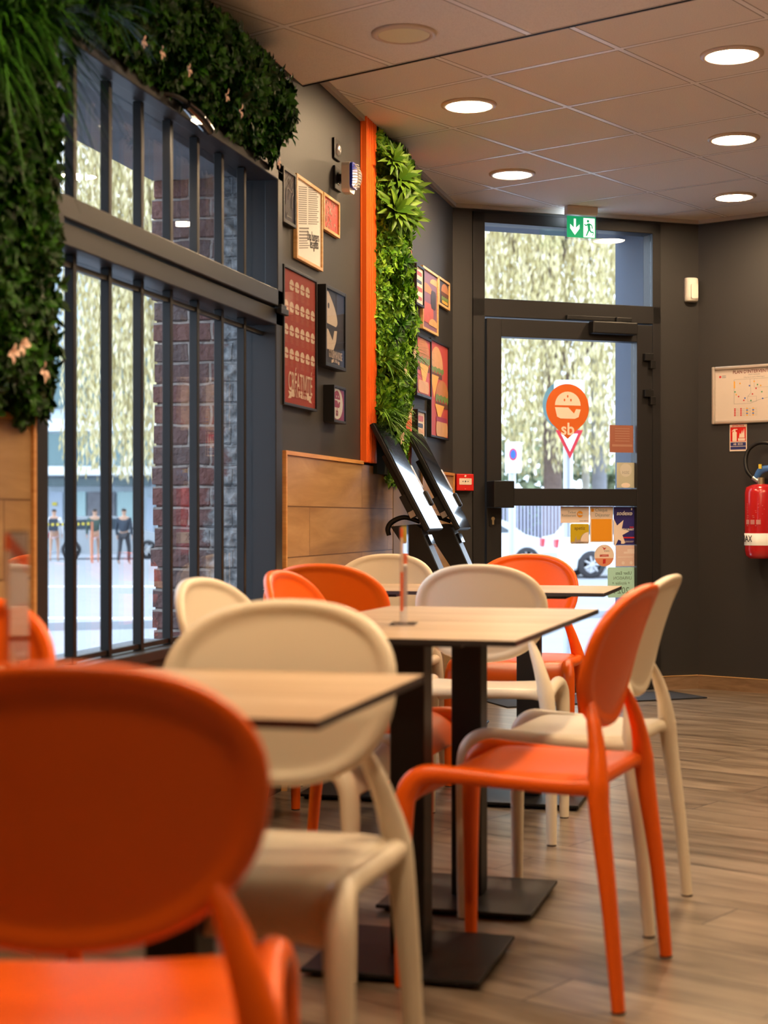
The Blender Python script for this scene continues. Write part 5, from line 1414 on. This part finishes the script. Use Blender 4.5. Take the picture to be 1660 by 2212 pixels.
M_FENCE = mat('pale_fence_metal', (0.45, 0.45, 0.58), .5)
p = W(4.0, 46)
t = thing('street_fence', 'pale metal railing fence across the street, seen low through the door', 'fence', (p.x, p.y, GZ), TH)
MB().box((-6, -0.1, 0), (6, 0.1, 0.55)).build('low_wall', mat('low_wall', (.55, .58, .62), .7), t)
b = MB()
for i in range(120):
    x = -6 + i * 0.10; b.box((x, -0.015, 0.55), (x + 0.050, 0.015, 1.95))
o = b.build('fence_bars', M_FENCE, t); o['kind'] = 'stuff'
MB().box((-6, -0.02, 1.90), (6, 0.02, 1.96)).build('rail', M_FENCE, t)
p = W(6.0, 60)
t = thing('hedge', 'dark green clipped hedge behind the railing fence', 'hedge', (p.x, p.y, GZ), TH)
b = MB(); rn = random.Random(6)
for _ in range(5000):
    base = Vector((rn.uniform(-8, 8), rn.uniform(-.6, .6), rn.uniform(0, 2.2)))
    leaf(b, base, Vector((rn.uniform(-1, 1), -1, rn.uniform(-1, 1))), Vector((0, -1, .3)), 0.22, 0.14)
o = b.build('foliage', M_EVERG, t); o['kind'] = 'stuff'
MB().box((-8, -.3, 0), (8, .5, 2.0)).build('core', M_MOSS, t)

M_CARW = mat('white_car_paint', (.80, .82, .86), .25, coat=.6)
M_CARG = mat('silver_car_paint', (.42, .46, .50), .25, metal=.4, coat=.5)
M_TYRE = mat('tyre', (.03, .03, .035), .8)
M_CARGLASS = mat('car_glass', (.06, .08, .10), .08)
M_TAIL = mat('tail_light', (.55, .03, .05), .3)
def car(X, d, rz, m, label, L=4.2, H=1.48):
    p = W(X, d)
    t = thing('parked_car', label, 'car', (p.x, p.y, GZ), TH + rz, 'cars parked across the street')
    k = L / 4.2
    prof = [(-2.05, .30), (-2.10, .60), (-2.05, .95), (-1.75, 1.02), (-1.45, 1.38), (-1.1, H), (.2, H), (.75, 1.30), (1.25, .98), (1.95, .82), (2.10, .60), (2.05, .28), (1.65, .24), (1.62, .45), (1.30, .62), (.98, .45), (.95, .22), (-.95, .22), (-.98, .45), (-1.30, .62), (-1.62, .45), (-1.65, .24)]
    b = MB(); b.prism([(x * k, z) for x, z in prof][::-1], -.85, .85); b.build('body', m, t, bevel=.06)
    for (x, ya) in ((-1.30, -.80), (1.30, -.80), (-1.30, .80), (1.30, .80)):
        b = MB().lathe([(0.20, -.09), (.31, -.10), (.325, -.06), (.325, .06), (.31, .10), (.20, .09)], 28); b.xf(Matrix.Translation((x * k, ya, .325)) @ Matrix.Rotation(PI / 2, 4, 'X')); w_ = b.build('wheel', M_TYRE, t)
        b = MB(); sgn = -1 if ya < 0 else 1
        for q in range(7):
            a = 2 * PI * q / 7; b.tube([(x * k, ya + sgn * .085, .325), (x * k + .20 * math.cos(a), ya + sgn * .085, .325 + .20 * math.sin(a))], .028, 6, res=1)
        b.build('rim', M_STEEL, w_)
    b = MB()
    for yy in (-.856, .856):
        b.prism([(x * k, z) for x, z in [(-1.55, 1.02), (-1.30, 1.34), (-.35, 1.40), (-.35, 1.02)]], min(yy, yy * .99), max(yy, yy * .99)); b.prism([(x * k, z) for x, z in [(-.28, 1.02), (-.28, 1.40), (.2, 1.40), (.95, 1.02)]], min(yy, yy * .99), max(yy, yy * .99))
    b.build('side_windows', M_CARGLASS, t)
    for yy in (-.70, .70): MB().box((-2.13 * k, yy - .14, .72), (-2.02 * k, yy + .14, .92)).build('tail_lamp', M_TAIL, t, bevel=.02)
    return t
car(6.05, 38.5, D2(8), M_CARW, 'white car parked across the street, its wheel beside the round sticker', 4.3)
car(2.5, 43.0, D2(4), M_CARW, 'white car partly hidden by a post, left part of the lower door glass', 3.9)
car(-9.6, 56.0, D2(12), M_CARG, 'silver car beyond the window bars, behind the pedestrians', 4.2)

def sign_post(X, d, zt, label, name='road_sign'):
    p = W(X, d); t = thing(name, label, 'road sign', (p.x, p.y, GZ), TH)
    MB().cyl((0, 0), .04, 0, zt - GZ, 14).build('pole', mat('galvanised_pole', (.50, .52, .55), .4, metal=.5), t)
    return t
dd = 13.0; k = dd / F
t = sign_post((1228 - 830) * k, dd, 2.1, 'road sign post behind the pin sticker, with a red-rimmed triangle and white boards')
Z = lambda py: 1 + (1120 - py) * k - GZ
X_ = lambda px: (px - 1228) * k
b = MB().prism(rrect(X_(1196), Z(918), X_(1261), Z(822), .03), -.06, -.045); b.build('white_board', mat('sign_white', (.80, .80, .84), .4), t)
b = MB().prism(circ(X_(1210), Z(876), 38 * k, 30, 50 * k), -.043, -.03); b.build('round_board', mat('sign_teal_back', (.12, .20, .19), .5), t)
tri = [(X_(1199), Z(930)), (X_(1258), Z(930)), (X_(1230), Z(992))][::-1]
MB().prism(tri, -.07, -.06).build('triangle_board', mat('sign_red', (.60, .03, .04), .4), t)
c_ = Vector((sum(q[0] for q in tri) / 3, sum(q[1] for q in tri) / 3))
MB().prism([tuple(c_ + (Vector(q) - c_) * .62) for q in tri], -.074, -.0705).build('triangle_centre', MATS['sign_white'], t)
MB().cyl((0, 0), .045, .55, 1.25, 14).build('white_sleeve', MATS['sign_white'], t)
dd = 17.0; k = dd / F
t = sign_post((1107 - 830) * k, dd, 1.6, 'small white rectangular parking sign with a blue and red disc, left in the door glass')
MB().prism(rrect((1091 - 1107) * k, 1 + (1120 - 1022) * k - GZ, (1126 - 1107) * k, 1 + (1120 - 955) * k - GZ, .02), -.06, -.045).build('board', MATS['sign_white'], t)
cz_ = 1 + (1120 - 982) * k - GZ
MB().prism(circ(0.005, cz_, 8.5 * k, 24, 13 * k), -.066, -.0605).build('red_ring', MATS['sign_red'], t)
MB().prism(circ(0.005, cz_, 6 * k, 24, 9.5 * k), -.070, -.0665).build('blue_disc', mat('sign_blue', (.03, .12, .55), .4), t)

def trunk(X, d, r, h, m, label):
    p = W(X, d)
    o = MB().tube([(0, 0, 0), (.05, 0, h * .4), (-.05, .05, h)], [r * 1.2, r, r * .8], 14).build('tree_trunk', m, None, (p.x, p.y, GZ))
    tag(o, label, 'tree trunk')
trunk((1186 - 830) / F * 52.5, 52.5, .22, 7, M_BARK, 'dark brown tree trunk behind the triangular road sign')
trunk((1292 - 830) / F * 52, 52, .24, 7, mat('grey_bark', (.30, .30, .33), .9, var=.2, scale=5), 'grey tree trunk at the right of the upper door glass')
trunk((1263 - 830) / F * 54, 54, .13, 7, mat('pale_bark', (.52, .48, .42), .9, var=.2, scale=5), 'thin pale tree trunk between the two thicker ones')
# bare branched tree high beyond the window
p = W(-14.5, 80); t = thing('bare_tree', 'leafless branching tree against the sky in the upper window panes', 'tree', (p.x, p.y, GZ))
rn = random.Random(12); b = MB(); b.tube([(0, 0, 0), (.1, 0, 3), (0, .1, 6)], [.22, .18, .12], 10); b.build('trunk', M_BARK, t)
b = MB()
def grow(q, d, l, r, lev):
    e = q + d * l; m_ = q + d * l * .5 + Vector((rn.uniform(-.1, .1), rn.uniform(-.1, .1), 0))
    b.tube([q, m_, e], [r, r * .8, r * .6], 6, res=2)
    if lev > 0:
        for _ in range(3): grow(e, (d + Vector((rn.uniform(-.8, .8), rn.uniform(-.5, .5), rn.uniform(-.3, .5)))).normalized(), l * .75, r * .55, lev - 1)
for i in range(5): grow(Vector((0, 0, 3.2 + i * .7)), Vector((math.cos(i * 2.1), math.sin(i * 2.1), .8)).normalized(), 1.9, .09, 3)
b.build('branches', M_BARK, t); t.scale = (2.4, 2.4, 2.4)

# low modern building beyond the window
M_BLDW = mat('pale_render', (.52, .60, .66), .7, var=.05, scale=.5)
M_BLDG = mat('tinted_panes', (.10, .17, .18), .15)
M_BLDT = mat('teal_pale_pane', (.40, .56, .56), .4)
M_BLDD = mat('grey_brickwork', (.20, .20, .22), .8, var=.4, scale=4)
p = W(-13.0, 66.0)
t = thing('street_building', 'pale two-storey building across the street with a white canopy band', 'building', (p.x, p.y, GZ), TH)
k = 66.0 / F
def bz(py): return 1 + (1120 - py) * k - GZ
def bx(px): return (px - 830) * k + 13.0
MB().box((bx(-250), .5, 0), (bx(520), 10, bz(575))).build('wall', M_BLDW, t)
MB().box((bx(-250), -1.6, bz(1028)), (bx(520), .5, bz(1010))).build('canopy', mat('canopy_white', (.85, .88, .90), .6), t)
MB().box((bx(-250), .3, bz(930)), (bx(520), .5, bz(905))).build('upper_band', MATS['canopy_white'], t)
for i, (a_, c2) in enumerate(((60, 150), (160, 235), (245, 320), (330, 420))):
    w_ = MB().box((bx(a_), .38, bz(1005)), (bx(c2), .49, bz(935))).build('window_strip', M_BLDG, t)
    w_ = MB().box((bx(a_), .38, bz(880)), (bx(c2), .49, bz(760))).build('window_strip', M_BLDG, t)
    w_ = MB().box((bx(a_), .30, bz(1050)), (bx(c2), .40, bz(1032))).build('transom_light', M_BLDG, t)
MB().box((bx(105), .30, bz(1195)), (bx(132), .42, bz(1062))).build('building_door', mat('lilac_door', (.45, .52, .62), .6), t)
MB().box((bx(148), .30, bz(1195)), (bx(182), .42, bz(1062))).build('pane', M_BLDT, t)
MB().box((bx(187), .30, bz(1195)), (bx(245), .42, bz(1062))).build('brick_infill', M_BLDD, t)
MB().box((bx(251), .30, bz(1150)), (bx(292), .42, bz(1062))).build('pane', M_BLDT, t)
MB().box((bx(314), .30, bz(1195)), (bx(330), .42, bz(1075))).build('building_door', MATS['lilac_door'], t)
MB().box((bx(110), .24, bz(1092)), (bx(120), .29, bz(1085))).build('notice', MATS['yellow_tag'], t)
# far trees close the view beyond the door
for i, (X, d, wd, h, lb_) in enumerate(((6.0, 84, 30, 8.0, 'distant belt of hazy trees beyond the door, behind the willow'),)):
    p = W(X, d); t = thing('distant_trees', lb_, 'trees', (p.x, p.y, GZ), TH); b = MB(); rn = random.Random(90 + i)
    for _ in range(4500):
        u = rn.uniform(-1, 1); hh = h * (0.7 + .3 * math.sin(u * 9 + i)); base = Vector((u * wd / 2, rn.uniform(-2, 2), rn.uniform(0, hh)))
        leaf(b, base, Vector((rn.uniform(-1, 1), -.6, rn.uniform(-1, .6))), Vector((0, -1, .3)), 0.6, 0.4)
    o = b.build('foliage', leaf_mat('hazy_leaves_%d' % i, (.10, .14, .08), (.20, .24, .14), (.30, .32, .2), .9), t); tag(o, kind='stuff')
    t['kind'] = 'stuff'

# barrier tape and pedestrians
t = thing('barrier_tape', 'yellow and black barrier tape strung across the street beyond the window', 'barrier tape', tuple(W(-10.3, 50.5, GZ)), TH)
k = 50.5 / F
b = MB()
for i in range(34):
    b.box((-1.6 + i * .08, -.01, 1.20 - .03 * math.sin(i / 33 * PI)), (-1.6 + i * .08 + .08, .01, 1.28 - .03 * math.sin(i / 33 * PI)), i % 2)
b.build('tape', [MATS['yellow_tag'], M_INK], t)
for x in (-1.6, 1.12): MB().cyl((x, 0), .035, 0, 1.3, 10).build('post', mat('orange_post', (.6, .2, .1), .6), t)

def person(X, d, rz, skin, topm, botm, hairm, label, stride=.12, long_=True, extra=None):
    p = W(X, d)
    t = thing('person', label, 'person', (p.x, p.y, GZ), TH + rz, 'pedestrians on the street beyond the window')
    V = [(0, 0, .92), (0, 0, 1.12), (0, .01, 1.38), (0, 0, 1.47), (0, .0, 1.53), (0, .015, 1.62), (0, .01, 1.70),
         (.10, 0, .88), (.11, stride, .49), (.11, stride * .8, .08), (.11, stride * .8 + .16, .03),
         (-.10, 0, .88), (-.11, -stride * .4, .49), (-.11, -stride * 1.4, .10), (-.11, -stride * 1.4 + .15, .04),
         (.19, 0, 1.40), (.24, -.03, 1.13), (.25, .06, .89), (-.19, 0, 1.40), (-.24, .0, 1.13), (-.25, .08, .89)]
    E = [(0, 1), (1, 2), (2, 3), (3, 4), (4, 5), (5, 6), (0, 7), (7, 8), (8, 9), (9, 10), (0, 11), (11, 12), (12, 13), (13, 14), (2, 15), (15, 16), (16, 17), (2, 18), (18, 19), (19, 20)]
    R = [.13, .12, .14, .06, .055, .095, .075, .10, .065, .042, .035, .10, .065, .042, .035, .055, .042, .028, .055, .042, .028]
    for hnd, sx in ((17, 1), (20, -1)):
        bx_, by_, bz_ = V[hnd]
        pi_ = len(V); V.append((bx_, by_ + .02, bz_ - .05)); E.append((hnd, pi_)); R.append(.030)
        for q in range(4):
            V.append((bx_, by_ - .01 + .018 * q, bz_ - .10 - (.01 if q in (1, 2) else 0))); E.append((pi_, len(V) - 1)); R.append(.009)
            V.append((bx_ - sx * .012, by_ - .005 + .018 * q, bz_ - .145 - (.01 if q in (1, 2) else 0))); E.append((len(V) - 2, len(V) - 1)); R.append(.007)
        V.append((bx_ - sx * .02, by_ + .06, bz_ - .07)); E.append((pi_, len(V) - 1)); R.append(.010)
    def skinned(name, vs, es, rs, m, par):
        me = bpy.data.meshes.new(name); me.from_pydata(vs, es, []); me.materials.append(m)
        o = bpy.data.objects.new(name, me); COL.objects.link(o); o.parent = par
        md = o.modifiers.new('skin', 'SKIN'); md.use_smooth_shade = True
        if not me.skin_vertices: me.skin_vertices  # created with the modifier
        sv = me.skin_vertices[0].data if len(me.skin_vertices) else None
        if sv is None:
            bm_ = bmesh.new(); bm_.from_mesh(me); bm_.verts.layers.skin.verify(); bm_.to_mesh(me); bm_.free(); sv = me.skin_vertices[0].data
        for i_, r_ in enumerate(rs): sv[i_].radius = (r_, r_ * .8)
        sv[0].use_root = True
        ms = o.modifiers.new('subsurf', 'SUBSURF'); ms.levels = 1; ms.render_levels = 1
        return o
    skinned('body', V, E, R, skin, t)
    sub = [1, 2, 15, 16, 18, 19, 0]
    tv = [V[0], V[1], V[2], V[15], V[16], V[17], V[18], V[19], V[20]]
    tv = [(v[0], v[1], v[2] - (.03 if i_ == 0 else 0)) for i_, v in enumerate(tv)]
    skinned('jacket', tv, [(0, 1), (1, 2), (2, 3), (3, 4), (4, 5), (2, 6), (6, 7), (7, 8)], [.165, .155, .175, .075, .062, .048, .075, .062, .048], topm, t)
    if long_:
        bv = [V[0], V[7], V[8], V[9], V[11], V[12], V[13]]
        skinned('trousers', bv, [(0, 1), (1, 2), (2, 3), (0, 4), (4, 5), (5, 6)], [.15, .12, .085, .065, .12, .085, .065], botm, t)
    else:
        bv = [V[0], (V[7][0], 0, .78), (V[11][0], 0, .78)]
        skinned('shorts', bv, [(0, 1), (0, 2)], [.155, .12, .12], botm, t)
    skinned('hair', [(0, -.02, 1.60), (0, -.01, 1.72)], [(0, 1)], [.105, .085], hairm, t)
    if extra: extra(t)
    return t
M_SKIN = mat('skin', (.55, .32, .22), .6); M_HAIR = mat('dark_hair', (.03, .022, .02), .6)
M_DKJ = mat('dark_jacket', (.03, .045, .07), .7); M_WHT = mat('white_shirt', (.75, .76, .80), .7); M_PINKS = mat('pink_shorts', (.70, .50, .50), .7); M_GRN = mat('dark_green_jacket', (.05, .09, .08), .7)
def pack(t): MB().box((-.15, -.30, 1.0), (.15, -.15, 1.40)).build('backpack', M_DKJ, t, bevel=.04)
def bag(t): 
    MB().box((.20, -.05, .42), (.42, .10, .74)).build('white_bag', mat('bag_white', (.85, .86, .9), .5), t, bevel=.03)
person((117 - 830) / F * 52, 52, D2(5), M_SKIN, M_WHT, M_PINKS, M_HAIR, 'person in a white top and pale shorts with a dark backpack, seen from behind', .12, False, pack)
person((268 - 830) / F * 49, 49, D2(-10), M_SKIN, M_DKJ, mat('dark_trousers', (.05, .05, .06), .8), M_HAIR, 'person in a bulky dark jacket and dark trousers, rightmost of those walking away', .16)
person((205 - 830) / F * 51, 51, D2(10), M_SKIN, M_GRN, M_PINKS, M_HAIR, 'person in a dark green top carrying a white bag at knee height', .14, False, bag)
